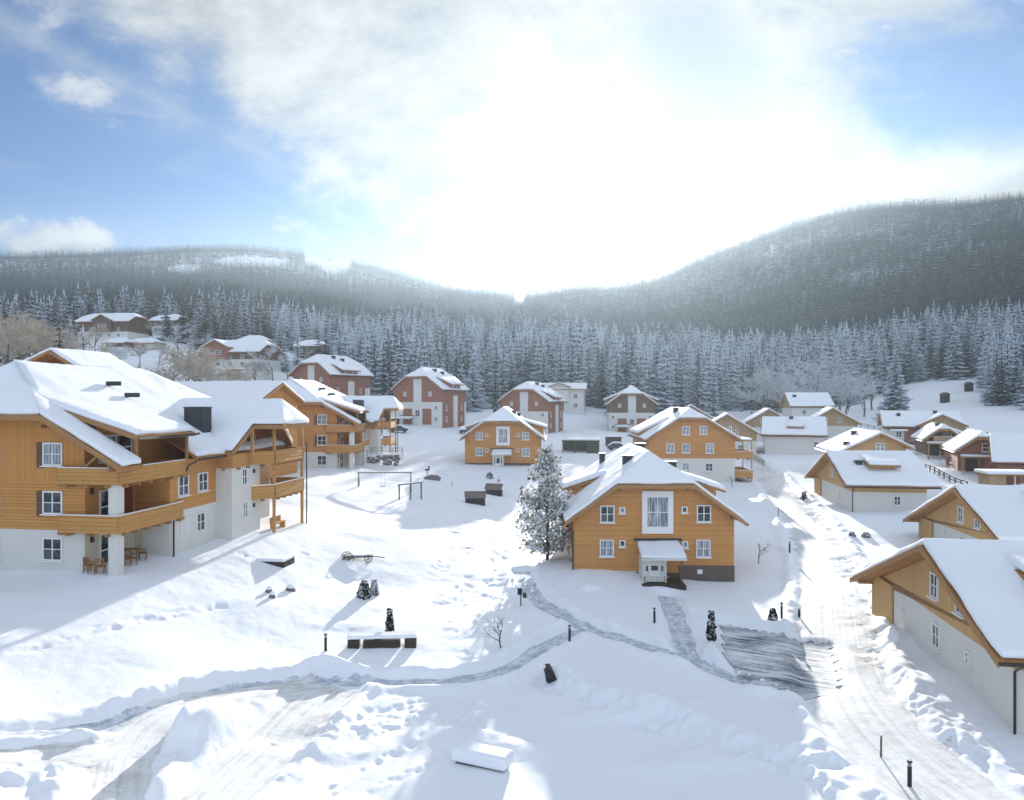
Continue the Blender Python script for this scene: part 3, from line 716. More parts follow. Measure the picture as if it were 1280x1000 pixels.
def branchy(seed, Ht=8, spread=.55, levels=4, m='frost', twig_r=.035, kids=4, core='twig', up=.35):
    r = random.Random(seed); core_m, tw = MB(), MB()
    def grow(p, d, L_, rad, lv):
        q = p + d * L_; mid = p + d * L_ * .5 + Vector((r.uniform(-1, 1), r.uniform(-1, 1), r.uniform(-.3, .6))) * L_ * .08
        (core_m if lv >= levels - 1 else tw).tube([p, mid, q], rad, 4 if lv >= levels - 1 else 3, rad * .55)
        if lv == 0: return
        for k in range(kids + (1 if lv > 1 else 0)):
            t = r.uniform(.35, 1.0); pp = p + (q - p) * t
            nd = (d + Vector((r.gauss(0, 1), r.gauss(0, 1), r.gauss(0, .6) + up * .4)) * spread).normalized()
            grow(pp, nd, L_ * r.uniform(.5, .75), max(rad * .5, twig_r), lv - 1)
    grow(Vector((0, 0, -.5)), Vector((r.uniform(-.05, .05), 0, 1)).normalized(), Ht * .5, Ht * .02, levels)
    return core_m.mesh('trunk', core), tw.mesh('crown', m)
DEC = [branchy(60 + i, 17, .6, 5, 'frost', .05, 3) for i in range(3)]
DET = [branchy(70 + i, 15, .62, 5, 'frost_tan', .05, 3) for i in range(2)]
def put_tree(kind, label, cat, x, y, crown, trunk, sc=1.0, rz=0, group=None, dz=-.2, sxy=1.0):
    t = thing(kind, label, cat, (x, y, gz(x, y) + dz), rz, group); t.scale = (sc * sxy, sc * sxy, sc)
    link('trunk', trunk, t); link('crown', crown, t); return t

# forest layout in world space: start distance by bearing column
FU = [-400, 0, 100, 180, 260, 330, 420, 480, 540, 640, 720, 830, 930, 1020, 1100, 1160, 1225, 1245, 1300, 1800]
FD = [330, 375, 400, 385, 345, 275, 248, 222, 218, 252, 238, 240, 262, 285, 325, 345, 340, 255, 235, 230]
CLEAR = [(232, 338, 24, 6), (312, 328, 46, 7), (395, 325, 15, 9), (420, 335, 20, 9), (362, 377, 36, 6), (322, 394, 13, 15), (20, 386, 16, 5), (650, 380, 8, 6), (880, 421, 40, 5)]
def forest_points():
    pts = []; r_ = 215.0
    zmax = None
    vground = 500 - (GZ - CAMZ) / np.maximum(GY, 1) * F
    run = np.minimum.accumulate(np.where(GR[:, None] > 120, vground, 9e9), axis=0)
    while r_ < 2300:
        sp = 4.7 if r_ < 430 else max(4.8, r_ / 150) if r_ < 1000 else r_ / 165
        n = int(R(88) * r_ / sp)
        for k in range(n):
            a = -R(44) + R(88) * (k + rng.random()) / n; rr = r_ + sp * (rng.random() - .5) * 2.0
            x, y = math.sin(a) * rr, math.cos(a) * rr; u = 640 + F * x / y
            if rr < np.interp(u, FU, FD) + 14 * (rng.random() - .5): continue
            pts.append((x, y, u, rr, a))
        r_ += sp * (.95 if r_ < 500 else .9)
    A = np.array(pts)
    z = H(A[:, 0], A[:, 1]); v = 500 - (z - CAMZ) / A[:, 1] * F
    keep = np.ones(len(A), bool)
    for cu, cv, ru, rv in CLEAR: keep &= ((A[:, 2] - cu) / ru) ** 2 + ((v - cv) / rv) ** 2 > 1
    ia = np.clip(np.searchsorted(GTH, A[:, 4]), 0, len(GTH) - 1); ir = np.clip(np.searchsorted(GR, A[:, 3]) - 2, 0, len(GR) - 1)
    hgt = np.where(A[:, 3] < 600, 19, 20) 
    keep &= (v - hgt / A[:, 1] * F) < run[ir, ia] + 1
    for k, (sx, sy, sz, yaw, L) in SITE.items():
        if sy > 180:
            cx, cy = sx + L / 2 * math.sin(R(yaw)), sy + L / 2 * math.cos(R(yaw))
            keep &= np.hypot(A[:, 0] - cx, A[:, 1] - cy) > 9 + L / 2
            keep &= ~((np.abs(A[:, 2] - (640 + F * cx / cy)) < F * (L / 2 + 5) / cy) & (A[:, 3] < sy + 8))
    keep &= fbm(A[:, 0] * .021, A[:, 1] * .021, 77, 3) + rng.uniform(-.35, .35, len(A)) > -.62
    keep &= A[:, 2] > -260
    keep &= A[:, 2] < 1530
    return np.column_stack([A[keep], z[keep], v[keep]])
FP = forest_points()
order = np.argsort(FP[:, 3]); FP = FP[order]
inview = (FP[:, 2] > -5) & (FP[:, 2] < 1285)
ids = np.nonzero(inview)[0][:290]
sel = np.zeros(len(FP), bool); sel[ids] = True
REG = [(200, 'frosted spruce in the wood behind the hillside chalets on the left', 'spruces behind the hillside chalets'),
       (480, 'dark frosted spruce standing behind the brown gabled house on the left slope', 'spruces behind the brown gabled house'),
       (610, 'tall frosted spruce in the dark stand behind the red and white house', 'spruces behind the red and white house'),
       (760, 'hazy frosted spruce behind the pale block above the small orange house', 'spruces behind the pale block'),
       (930, 'hazy pale spruce at the forest edge behind the grey gabled house', 'spruces behind the grey gabled house'),
       (1120, 'frosted spruce at the foot of the right hill behind the white chalets', 'spruces at the foot of the right hill'),
       (9999, 'blue shaded spruce beside the snowy meadow at the right edge', 'spruces beside the snowy meadow')]
for i in ids:
    x, y, u, rr, a, z, v = FP[i]; lb, gp = next((l, g) for q, l, g in REG if u < q)
    t = thing('spruce_tree', lb, 'tree', (x, y, z - .3), random.random() * 6.28, gp); s_ = random.choice((.62, .8, .9, 1.0, 1.05, 1.2)) * random.uniform(.92, 1.08); t.scale = (s_ * random.uniform(1.0, 1.3),) * 2 + (s_,)
    link('trunk', TRK, t); link('crown', SPR[random.randrange(5)], t)
# the rest of the forest: one object, trees instanced on points
rest = FP[~sel]
def forest_obj(name, rows, crowns, smin, smax, wide):
    me = bpy.data.meshes.new(name); me.vertices.add(len(rows)); me.vertices.foreach_set('co', np.column_stack([rows[:, 0], rows[:, 1], rows[:, 5] - .4]).astype(np.float32).ravel())
    sc = rng.uniform(smin, smax, len(rows)) * (1 + .45 * fbm(rows[:, 0] * .03, rows[:, 1] * .03, 55, 2)) * rng.choice([.72, 1, 1, 1.12], len(rows)); at_ = me.attributes.new('tree_scale', 'FLOAT_VECTOR', 'POINT'); at_.data.foreach_set('vector', np.column_stack([sc * wide, sc * wide, sc]).astype(np.float32).ravel())
    at_ = me.attributes.new('tree_rot', 'FLOAT_VECTOR', 'POINT'); at_.data.foreach_set('vector', np.column_stack([rng.normal(0, .03, len(rows)), rng.normal(0, .03, len(rows)), rng.uniform(0, 6.28, len(rows))]).astype(np.float32).ravel())
    me.update()
    ng = bpy.data.node_groups.new(name, 'GeometryNodeTree'); ng.interface.new_socket('Geometry', in_out='INPUT', socket_type='NodeSocketGeometry'); ng.interface.new_socket('Geometry', in_out='OUTPUT', socket_type='NodeSocketGeometry')
    N = ng.nodes.new; gi, go = N('NodeGroupInput'), N('NodeGroupOutput'); g2i = N('GeometryNodeGeometryToInstance')
    for cme in crowns:
        # the crown shapes are shared mesh data, carried by unlinked objects
        co = bpy.data.objects.new('crown_shape', cme); oi = N('GeometryNodeObjectInfo'); oi.inputs['Object'].default_value = co
        ng.links.new(oi.outputs['Geometry'], g2i.inputs[0])
    iop = N('GeometryNodeInstanceOnPoints'); iop.inputs['Pick Instance'].default_value = True
    for attr, sock in (('tree_scale', 'Scale'), ('tree_rot', 'Rotation')):
        na = N('GeometryNodeInputNamedAttribute'); na.data_type = 'FLOAT_VECTOR'; na.inputs['Name'].default_value = attr
        ng.links.new(na.outputs[0], iop.inputs[sock])
    rv = N('FunctionNodeRandomValue'); rv.data_type = 'INT'; rv.inputs[4].default_value = 0; rv.inputs[5].default_value = len(crowns) - 1
    ng.links.new(rv.outputs[2], iop.inputs['Instance Index'])
    ng.links.new(gi.outputs[0], iop.inputs['Points']); ng.links.new(g2i.outputs[0], iop.inputs['Instance']); ng.links.new(iop.outputs[0], go.inputs[0])
    o = link(name, me); md = o.modifiers.new('forest', 'NODES'); md.node_group = ng; o['kind'] = 'stuff'; return o
nearm = rest[:, 3] < 480
litm = nearm & (rest[:, 2] < 345)
fo = [('forest', rest[nearm & ~litm], SPR, .75, 1.15, 1.15, 'frosted spruce forest rising behind the village'),
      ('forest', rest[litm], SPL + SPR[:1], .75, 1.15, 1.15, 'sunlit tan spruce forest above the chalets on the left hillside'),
      ('forest', rest[~nearm & (rest[:, 2] < 640)], SPF, .7, 1.0, 1.65, 'dense dark forest covering the far left hills'),
      ('forest', rest[~nearm & (rest[:, 2] >= 640)], SPF, .7, 1.0, 1.65, 'dense hazy forest covering the right hill')]
for n_, rows, cr, a, b, wd, lb in fo:
    o = forest_obj(n_, rows, cr, a, b, wd); tag(o, lb, 'forest')
print('forest trees', len(FP), len(rest))
# ------------------------------------------------------------------ houses of the centre
def site(k): x, y, z, yaw, L = SITE[k]; return (x, y, z), yaw, L
loc, yaw, L = site('A')
A = house('timber_house', 'ochre timber house with white stair window and snowy porch roof beside the frosted tree', loc, yaw, L, zr=9.57, zh=7.35, hl=3.2, z1=.35, low='plinth', wood='ochre_h',
    dormers=[('L', 6.2, 10.6, 3.0, 6.9, 6.15), ('R', 6.0, 10.4, 3.0, 7.3, 6.1)],
    chims=[(-1.5, 4.2, .75, .75), (2.2, 4.2, .75, .75), (-2.6, 13.5, .5, 1.1), (1.0, 13.0, .8, .9)], pipe=(-1,),
    wins=[('F', -3.68, 5.0, 1.12, 1.35), ('F', 3.92, 5.05, 1.12, 1.35), ('F', -3.72, 2.32, 1.12, 1.35, 'cross', 'curtain'), ('F', 3.88, 2.3, 1.12, 1.4, 'cross', 'curtain'),
          ('F', -2.5, 5.3, .46, .5, 'plain', 'curtain'), ('F', 2.4, 5.35, .46, .5, 'plain'), ('F', -2.5, 2.68, .46, .55, 'plain'), ('F', 2.45, 2.6, .46, .55, 'plain', 'curtain'),
          ('L', 3.5, 4.1, .9, 1.2), ('L', 3.5, 1.6, .9, 1.2), ('L', 9, 1.6, 1.1, 1.3), ('R', 4, 1.6, 1.1, 1.3)])
def stair_window(t, x, z, w_, h_):
    a, b = w_ / 2, h_ / 2; m = MB(); fr = .42
    m.box(x - a, x + a, -.16, -.05, z + b - .5, z + b); m.box(x - a, x + a, -.16, -.05, z - b, z - b + .55); m.box(x - a, x - a + fr, -.16, -.05, z - b + .55, z + b - .5); m.box(x + a - fr, x + a, -.16, -.05, z - b + .55, z + b - .5)
    o = m.build('stair_window', 'white_paint', t)
    MB().box(x - a + fr, x + a - fr, -.10, -.052, z - b + .55, z + b - .5).build('pane', 'curtain', o)
    s = MB(); s.box(x - a + fr, x + a - fr, -.125, -.101, z - .03, z + .03); s.box(x - .025, x + .025, -.125, -.101, z - b + .55, z + b - .5); s.build('glazing_bar', 'white_paint', o)
    return o
def porch(t, x0, x1, z_w, z_f, dep, enclosed=True, zb=-.4, post=True):
    rf = slab([[(x0, -.06, z_w), (x1, -.06, z_w), (x1 + .1, -dep, z_f), (x0, -dep, z_f)]], .14).build('porch_roof', 'white_wood', t)
    slab([[(x0 + .03, -.1, z_w + .02), (x1 - .03, -.1, z_w + .02), (x1 + .05, -dep + .03, z_f + .02), (x0 + .03, -dep + .03, z_f + .02)]], .2, True).lumpy('porch_snow', 'roof_snow', rf, .07, .5, .04)
    MB().box(x0 - .25, x1 + .2, -.2, -.05, z_w + .16, z_w + .34).build('flashing', 'slate', rf)
    if post:
        p_ = MB(); p_.bar((x1 - .25, -dep + .25, zb), (x1 - .25, -dep + .25, z_f - .1), .1); p_.build('porch_post', 'brown_h', t)
    if enclosed:
        a, b = x0 + .15, x0 + 2.0; d = dep - .75
        m = MB(); m.box(a, a + .14, -d, -.06, zb, z_f - .1); m.box(b - .14, b, -d, -.06, zb, z_f - .1); m.box(a + .14, b - .14, -d, -d + .1, z_f - .55, z_f - .12)
        m.box(a + .14, a + .55, -d, -d + .1, zb + .5, z_f - .55); m.box(b - .55, b - .14, -d, -d + .1, zb + .5, z_f - .55); v = m.build('porch_wall', 'white_wood', t)
        MB().box(a + .2, b - .2, -d - .01, -d - .06, zb + .1, zb + .5).build('threshold', 'white_wood', t)
        dr = MB(); dr.box(a + .55, b - .55, -d + .02, -d + .08, zb + .5, z_f - .55); o = dr.build('door', 'white_paint', t)
        MB().box(a + .66, b - .66, -d - .012, -d + .018, zb + .95, z_f - .68).build('pane', 'glass', o)
        for q in (a + .27, b - .42): MB().box(q, q + .15, -d - .012, -d - .003, zb + .9, z_f - .7).build('side_light', 'glass', v)
        MB().box(x0, x1, -dep - .2, -.06, zb - 1.2, zb + .02).build('porch_deck', 'dark_wood', t)
stair_window(A, .28, 5.15, 2.45, 3.35)
porch(A, -1.35, 1.95, 2.75, 2.0, 2.6, True, .0)
MB().box(-6.32, -1.4, -.09, -.055, -.3, .55).build('base_band', 'cream', A); MB().box(1.95, 6.33, -.09, -.055, -1.6, .95).build('plinth', 'plinth', A)
MB().box(3.4, 3.8, -.12, -.092, .3, .65).build('vent', 'white_paint', A)

loc, yaw, L = site('B')
B = house('timber_house', 'small orange timber house with red entrance base in the middle of the village', loc, yaw, L, zr=9.57, zh=7.35, hl=3.2, z1=.5, low='plinth', wood='ochre_h',
    dormers=[('R', 5.0, 10.4, 3.0, 7.5, 6.1), ('L', 6.2, 10.6, 3.0, 7.0, 6.1)], chims=[(-1.5, 4.2, .7, .8), (1.6, 5.2, .9, .7), (2.4, 8, .6, .8)],
    wins=[('F', -3.9, 5.0, 1.2, 1.35, 'cross', 'curtain'), ('F', 3.9, 5.0, 1.2, 1.35, 'cross', 'curtain'), ('F', -3.9, 2.35, 1.2, 1.35, 'cross', 'curtain'), ('F', 3.9, 2.3, 1.3, 1.4, 'cross', 'curtain'),
          ('F', -2.6, 5.2, .5, .5, 'plain'), ('F', 2.6, 5.2, .5, .5, 'plain'), ('F', -2.6, 2.6, .5, .5, 'plain'), ('F', 2.6, 2.6, .5, .5, 'plain'), ('R', 4, 2.3, 1.1, 1.3)])
stair_window(B, .1, 5.0, 2.3, 3.2); porch(B, -1.7, 1.6, 2.6, 2.05, 2.3)

loc, yaw, L = site('C')
Cc = house('timber_house', 'three storey ochre house with white ground floor and two balconies on its right side', loc, yaw, L, zr=10.75, zh=9.5, s_l=.63, hl=2.0, z1=3.6, wood='ochre_h', low='plaster',
    dormers=[('L', 5.0, 9.0, 2.4, 7.4, 7.0), ('L', 10.5, 14.0, 2.4, 7.4, 7.0), ('R', 4.5, 10, 2.4, 7.2, 7.1)], chims=[(-1.2, 6, .7, .9)],
    wins=[('F', -.9, 7.7, 1.1, 1.3, 'cross', 'curtain'), ('F', 1.65, 7.75, 1.1, 1.3, 'cross', 'curtain'), ('F', -3.2, 5.1, 1.15, 1.4, 'cross', 'curtain'), ('F', -.9, 5.1, 1.15, 1.4, 'cross', 'curtain'), ('F', 2.6, 5.1, 1.15, 1.5, 'cross', 'curtain'),
          ('F', -.9, 2.4, 1.0, 1.1, 'cross', 'curtain'), ('F', 2.5, 2.3, 1.1, 1.2), ('F', -3.4, 2.3, 1.0, 1.1), ('R', 2.6, 5.2, 1.6, 2.1, 'door'), ('R', 2.6, 2.4, 1.6, 2.1, 'door'), ('R', 2.6, 7.6, 1.2, 1.2)])
for z in (3.55, .75): balcony(Cc, [(6.2, .4), (9.0, .4), (9.0, 5.2), (6.2, 5.2)], z, 1.0, floor=[(6.2, .4), (9, .4), (9, 5.2), (6.2, 5.2)])
m = MB()
for y in (.5, 5.1): MB().bar((8.9, y, -1), (8.9, y, 6.1), .14).build('balcony_post', 'balcony_wood', Cc)
m.build('balcony_post', 'balcony_wood', Cc) if False else None
MB().box(6.2, 8.9, .45, 5.1, 6.1, 6.28).build('balcony_roof', 'soffit', Cc); MB().box(6.2, 8.95, .4, 5.15, 6.3, 6.55).build('balcony_snow', 'roof_snow', Cc, bevel=.08)

# ------------------------------------------------------------------ red and white houses behind
def red_house(key, label, zr, zh, s_, z1=5.7, wood='red_v', side='red_h', panels=True, snow_car=False):
    loc, yaw, L = site(key)
    h_ = house('red_house', label, loc, yaw, L, zr=zr, zh=zh, s_l=s_, hl=3.0, z1=z1, wood=wood, low='plaster',
        dormers=[('R', 3.4, 10.5, 2.5, 7.6, zr - 4.0), ('L', 4, 10, 2.5, 7.6, zr - 4.0)], chims=[(-1.2, 4.6, .8, .8), (1.2, 7, .8, .8), (2.0, 9.6, .8, .8)], soffit='red_h',
        wins=[('F', 0, z1 + 2.3, 1.3, 2.2, 'cross', 'curtain'), ('F', -3.4, z1 + 2.0, .8, 1.0, 'cross', 'curtain'), ('F', 3.4, z1 + 2.0, .8, 1.0, 'cross', 'curtain')] +
             [('F', x, z, .85, .95) for x in (-5.2, 5.0) for z in (1.6, 4.3)] + [('F', 0, 3.0, 1.3, 1.7)] + [('R', y, z, 1.0, 1.3) for y in (3, 12) for z in (1.6, 4.3)] + [('R', 8, 6.2, 1.1, 1.3, 'cross', 'curtain'), ('R', 8, 3.4, 1.1, 1.3, 'cross', 'curtain')])
    MB().box(-1.1, 1.1, -.09, -.055, z1, zh - .5).build('white_panel', 'white_wood', h_)
    if panels:
        MB().box(-3.9, -1.45, -.05, .0, .3, z1 - 1.6).build('red_panel', 'red_h', h_); MB().box(1.3, 3.7, -.05, 0, .3, z1 - 1.6).build('red_panel', 'red_h', h_)
    MB().box(6.2, 6.3, .8, 13.8, -.5, z1 - .02).build('side_cladding', side, h_)
    MB().box(6.31, 6.5, 6.8, 9.2, -.5, z1 + 1.6).build('white_bay', 'plaster', h_)
    porch(h_, -4.4, -1.0, 2.1, 1.8, 2.2, False); return h_
red_house('H1', 'red and white gabled house with two red panels standing before the dark spruces', 14.0, 11.8, .76)
red_house('H2', 'reddish gabled house with a tall white stair strip behind the small orange house', 12.7, 10.7, .72, 5.2, panels=False)
red_house('H3', 'hazy grey gabled house with white lower storeys at the forest edge in the centre', 13.0, 10.8, .74, 5.6, wood='brown_h', side='brown_h')
red_house('H4', 'brown gabled house with three chimneys above the second ochre apartment building', 13.4, 11.2, .74, 5.0, wood='red_h')

def cross_gable(t, y, w_, zr, proj, s_, wood, snow=.3, zlow=3.0, x0=6.0, window_z=None):
    """gable projecting from the right (+x) slope of a house at local y"""
    xo = x0 + proj; h_ = w_ / 2; ez = zr - s_ * (h_ + .6)
    MB().prism([(x0 - 5, y - h_, zlow), (x0 - 5, y + h_, zlow), (x0 - 5, y + h_, zr - s_ * h_ - .2), (x0 - 5, y, zr - .2), (x0 - 5, y - h_, zr - s_ * h_ - .2)], (proj + 5, 0, 0)).build('gable_wall', wood, t)
    polys = [[(x0 - 6, y, zr), (xo + .8, y, zr), (xo + .8, y - h_ - .6, ez), (x0 - 6, y - h_ - .6, ez)], [(x0 - 6, y, zr), (xo + .8, y, zr), (xo + .8, y + h_ + .6, ez), (x0 - 6, y + h_ + .6, ez)]]
    r = slab(polys, .2).build('gable_roof', 'soffit', t)
    slab([[(a, b, c + .02) for a, b, c in q] for q in polys], snow, True).build('gable_snow', 'roof_snow', r, bevel=.1)
    if window_z: window(t, (xo + .02, y, window_z), R(90), w_ * .45, 1.4, 'door', 'glass')
loc, yaw, L = site('H5')
h5 = house('white_house', 'pale two storey house with low roof tucked against the spruces behind the reddish house', loc, yaw, L, zr=8.6, wl=6, wr=6, s_l=.3, z1=8.4 - 2.5, wood='plaster', low='plaster', chims=[], wins=[('R', y, z, 1.2, 1.4) for y in (2.2, 7.5, 12.5) for z in (1.8, 4.6)], brackets=False, gutter=False)
cross_gable(h5, 7.5, 6, 8.8, .6, .35, 'plaster', x0=5.2)
# ------------------------------------------------------------------ chalets on the right
def side_house(key, label, wl, wr, zr, s_, z1, low='plaster', wood='honey_v', wins=(), dorm=(), chims=(), ow=1.15, name='chalet', of=1.15, snow=.34, **k):
    loc, yaw, L = site(key)
    return house(name, label, loc, yaw, L, wl=wl, wr=wr, ow=ow, of=of, zr=zr, s_l=s_, z1=z1, low=low, wood=wood, dormers=dorm, chims=chims, wins=wins, snow_t=snow, **k)
FW = [('F', -1.1, 3.85, .95, 1.25), ('F', 1.9, 3.85, .95, 1.25), ('F', -1.0, 1.35, .9, 1.2), ('F', 2.6, 1.45, .5, .6), ('F', -5.6, 1.7, .35, .6, 'plain')]
r3 = side_house('R3', 'nearest white chalet with broad snow roof and wooden gable at the lower right', 11.7, 8.0, 6.05, .372, 2.4, wins=FW, dorm=[('R', 2.0, 6.2, 1.2, 5.6, 5.1)], pipe=(1,))
MB().box(-10.62, -7.2, -.18, -.06, -1.2, 2.39).build('timber_corner', 'honey_v', r3)
r2 = side_house('R2', 'white chalet with wooden gable and two gable windows just behind the nearest chalet', 11.0, 7.7, 6.0, .385, 2.3, wins=[('F', -1.2, 3.75, .95, 1.3), ('F', 1.8, 3.75, .95, 1.3), ('F', -1.0, 1.4, .9, 1.2), ('F', -4.4, 1.8, .35, .6, 'plain')], dorm=[('R', 3.2, 7.2, 1.0, 5.4, 5.05)])
MB().box(-9.92, -7.0, -.18, -.06, -1.2, 2.29).build('timber_corner', 'honey_v', r2)
r1 = side_house('R1', 'white walled chalet with a snowy dormer beside the road bend', 10.8, 8.4, 6.2, .37, 2.35, ow=1.1, wins=[('R', 4.6, 1.45, .75, 1.05), ('F', -1.2, 3.8, .9, 1.2), ('F', 2.0, 1.5, .4, .8, 'plain')], dorm=[('R', 2.2, 5.6, 1.4, 5.6, 5.15)], chims=[(3.6, 1.6, .7, .6)], pipe=(1,))
MB().box(-9.72, -6.6, -.18, -.06, -1.2, 2.34).build('timber_corner', 'honey_v', r1)
r1b = house('chalet', 'honey coloured gable house peeking over the white chalet with the dormer', *site('R1b'), wl=6.2, wr=4.4, ow=.9, zr=6.5, s_l=.5, z1=2.4, wood='honey_h', low='plaster', wins=[('F', 0, 4.5, 1.3, 1.1, 'door', 'curtain')], chims=[(-4.2, 2, .7, .6), (-1.6, 8, .7, .7)])
r4 = side_house('R4', 'long low white chalet with small roof dormer at the far end of the road', 8.0, 7.6, 6.6, .43, 3.0, ow=.7, of=.7, dorm=[('R', 4.2, 7.4, 1.6, 5.6, 5.0)], chims=[(1.0, 5, .7, .7)], wins=[('F', 0, 4.4, .9, 1.1), ('R', 9.5, 1.6, .9, 1.1)], pipe=(1, -1))
r5 = side_house('R5', 'snow roofed house behind the far white chalet below the frosted birches', 6.2, 6.2, 6.4, .55, 2.6, wood='pale_wood', ow=.6, of=.7, chims=[(2, 1.4, .8, .7)], wins=[('R', 3, 1.5, 1, 1.2), ('R', 7, 1.5, 1, 1.2)])
r6 = house('chalet', 'far gabled chalet with honey boarded gable next to the long low white chalet', *site('R6'), wl=5.6, wr=5.6, ow=.7, zr=7.2, s_l=.6, z1=3.4, wood='pale_wood', low='plaster', wins=[('F', -1.4, 4.6, .7, 1), ('F', 1.4, 4.6, .7, 1), ('F', -2.5, 2.2, .9, .9)])
r7 = house('chalet', 'far gabled chalet partly hidden behind the long low white chalet', *site('R7'), wl=6.2, wr=6.2, ow=.7, zr=7.4, s_l=.6, z1=3.2, wood='pale_wood', low='plaster', wins=[('F', -1.4, 4.6, .9, 1.1), ('F', 1.6, 4.6, .9, 1.1)])
r8 = house('chalet', 'gabled chalet right behind the three storey balcony house', *site('R8'), wl=6.4, wr=6.4, ow=.8, zr=8.2, s_l=.62, z1=3.0, wood='pale_wood', low='plaster', wins=[('F', 1.6, 4.6, .9, 1.1), ('F', 2.5, 1.6, .9, 1.1)])
r13 = house('chalet', 'small hazy gable at the forest edge behind the three storey balcony house', *site('R13'), wl=5.6, wr=5.6, ow=.8, zr=8.6, s_l=.6, z1=2.6, wood='red_h', low='plaster', wins=[('F', 0, 6, .9, 1.1)])
loc, yaw, L = site('R9')
r9 = house('chalet', 'brown and white chalet with half hipped cross gable near the lone tall spruce', loc, yaw, L, wl=6.5, wr=6.5, ow=.9, zr=5.6, s_l=.42, z1=2.3, wood='brown_h', low='plaster', chims=[(2.2, 2.2, .6, .7), (1, 8.6, .6, .7)], wins=[('R', 2.0, 1.5, 1.0, 1.2), ('R', 4.4, 1.4, 1.0, 1.9, 'door')])
cross_gable(r9, 9.0, 7.2, 5.3, 1.4, .5, 'pale_wood', x0=5.6, zlow=2.35); MB().box(5.6, 7.0, 5.4, 12.6, -1, 2.3).build('wing_wall', 'plaster', r9); window(r9, (7.02, 9.0, 1.3), R(90), 1.6, 1.4, 'door')
MB().box(5.62, 7.4, .4, 3.4, 2.2, 2.5).build('porch_snow', 'roof_snow', r9, bevel=.1); MB().box(5.6, 5.7, 2.9, 5.6, -1, 2.55).build('brown_panel', 'red_h', r9)
def porch_side(t, W_, z, dep, wall='pale_wood'):
    MB().box(-W_, W_ * .75, -dep, -.06, z, z + .16).build('porch_roof', 'soffit', t); MB().box(-W_ + .05, W_ * .75 - .05, -dep + .05, -.08, z + .17, z + .45).build('porch_snow', 'roof_snow', t, bevel=.1)
    m = MB()
    for x in (-W_ + .2, -W_ * .3, W_ * .7): m.bar((x, -dep + .2, -1), (x, -dep + .2, z), .16)
    m.build('porch_post', wall, t); MB().box(-W_ * .05, W_ * .7, -dep + .1, -.07, -1, z - .02).build('porch_wall', wall, t)
    MB().box(-W_ * .75, -W_ * .25, -.08, -.055, .1, 2.1).build('door', 'dark_wood', t)
loc, yaw, L = site('R10')
r10 = house('chalet', 'brown half hipped chalet with pale wooden porch left of the two dark chalets', loc, yaw, L, wl=3.3, wr=4.3, ow=.7, zr=5.0, zh=4.4, s_l=.75, hl=1.0, z1=.2, wood='brown_h', low='plaster', dormers=[('R', 3, 9, .7, 4.2, 3.3)], chims=[(-.5, 3, .6, .6)], wins=[('F', .5, 3.3, 1.1, 1.1, 'door')])
porch_side(r10, 2.7, 2.0, 1.9)
balcony(r10, [(-1.6, -.06), (-1.6, -.9), (1.8, -.9), (1.8, -.06)], 2.45, .7, wood='pale_wood')
loc, yaw, L = site('R11')
r11 = house('chalet', 'reddish half hipped chalet with large gable window beside the wooden shed', loc, yaw, L, wl=3.7, wr=3.2, ow=.6, zr=5.5, zh=4.9, s_l=.72, hl=1.0, z1=.2, wood='red_h', low='plaster', wins=[('F', .7, 3.5, 1.7, 1.2, 'door'), ('F', 1.6, 1.2, 1.0, 1.8, 'door')], chims=[(1.2, 6, .6, .7)])
porch_side(r11, 2.9, 2.1, 1.9, 'red_h')
loc, yaw, L = site('R12')
r12 = house('chalet', 'chalet with wide snow roof and red brown walls cut by the right edge', loc, yaw, L, wl=7, wr=6.4, ow=.9, zr=6.0, s_l=.52, z1=.1, wood='red_h', low='plaster', wins=[('R', 4, 1.5, 1.2, 1.2)])
# ------------------------------------------------------------------ houses on the left hillside
def hill_house(key, label, wr, zr, s_, gable=None, wood='brown_h', low='plaster', z1=3.0, wins=True):
    loc, yaw, L = site(key)
    t = house('hillside_house', label, loc, yaw, L, wl=wr, wr=wr, ow=.9, of=1.1, zr=zr, s_l=s_, z1=z1, zlow=-4, wood=wood, low=wood if key == 'H9' else low, brackets=False, gutter=False, zh=zr - 1.8, hl=3,
              wins=[('R', y, z, 1.3, 1.3) for y in np.arange(2, L - 1, 4.2) for z in ((1.5, 4.0) if zr > 8 else (1.5,))] if wins else ())
    if gable: cross_gable(t, *gable)
    return t
hill_house('H6', 'wide brown and white hillside house with red garage front above the orange building', 8.5, 9.5, .5, (6.0, 8.5, 9.2, 1.2, .5, 'red_h', .3, 3.1, 7.6, 5.2))
h6 = [o for o in COL.objects if o.get('label', '').startswith('wide brown and white hillside')][0]
MB().box(9.6, 13.2, 12.5, 17.0, -5, -.4).build('garage_wall', 'red_panel', h6); MB().box(9.6, 13, 17.1, 25, -5, -.6).build('garage_wall', 'plaster', h6); MB().box(9.3, 13.6, 12.2, 25.3, -.4, 0).build('garage_snow', 'roof_snow', h6, bevel=.1)
hill_house('H7', 'broad chalet with central gable high on the far left hillside', 8.5, 11.5, .5, (12.0, 8.5, 10.2, 1.2, .5, 'brown_h', .3, 3.1, 7.6, 5.6))
hill_house('H8', 'small pale chalet half hidden by trees high on the left hillside', 7, 9, .5)
hill_house('H9', 'brown chalet among the spruces above the brown gabled house', 5.0, 5.6, .5, z1=1)
hill_house('HA', 'low grey cottage below the broad hillside chalet', 4.4, 4.6, .5, z1=1, wood='brown_h')
hill_house('HB', 'long low snow covered cottage in front of the hillside trees', 4.4, 4.6, .5, z1=1, wood='plaster')
hill_house('HC', 'dark wooden hut with a steep roof beside the frosted trees on the left', 3.4, 4.8, .8, z1=-1, wood='dark_wood', wins=False)
hill_house('HD', 'snow roofed house standing directly above the red garage front', 5, 5.0, .5, z1=1)
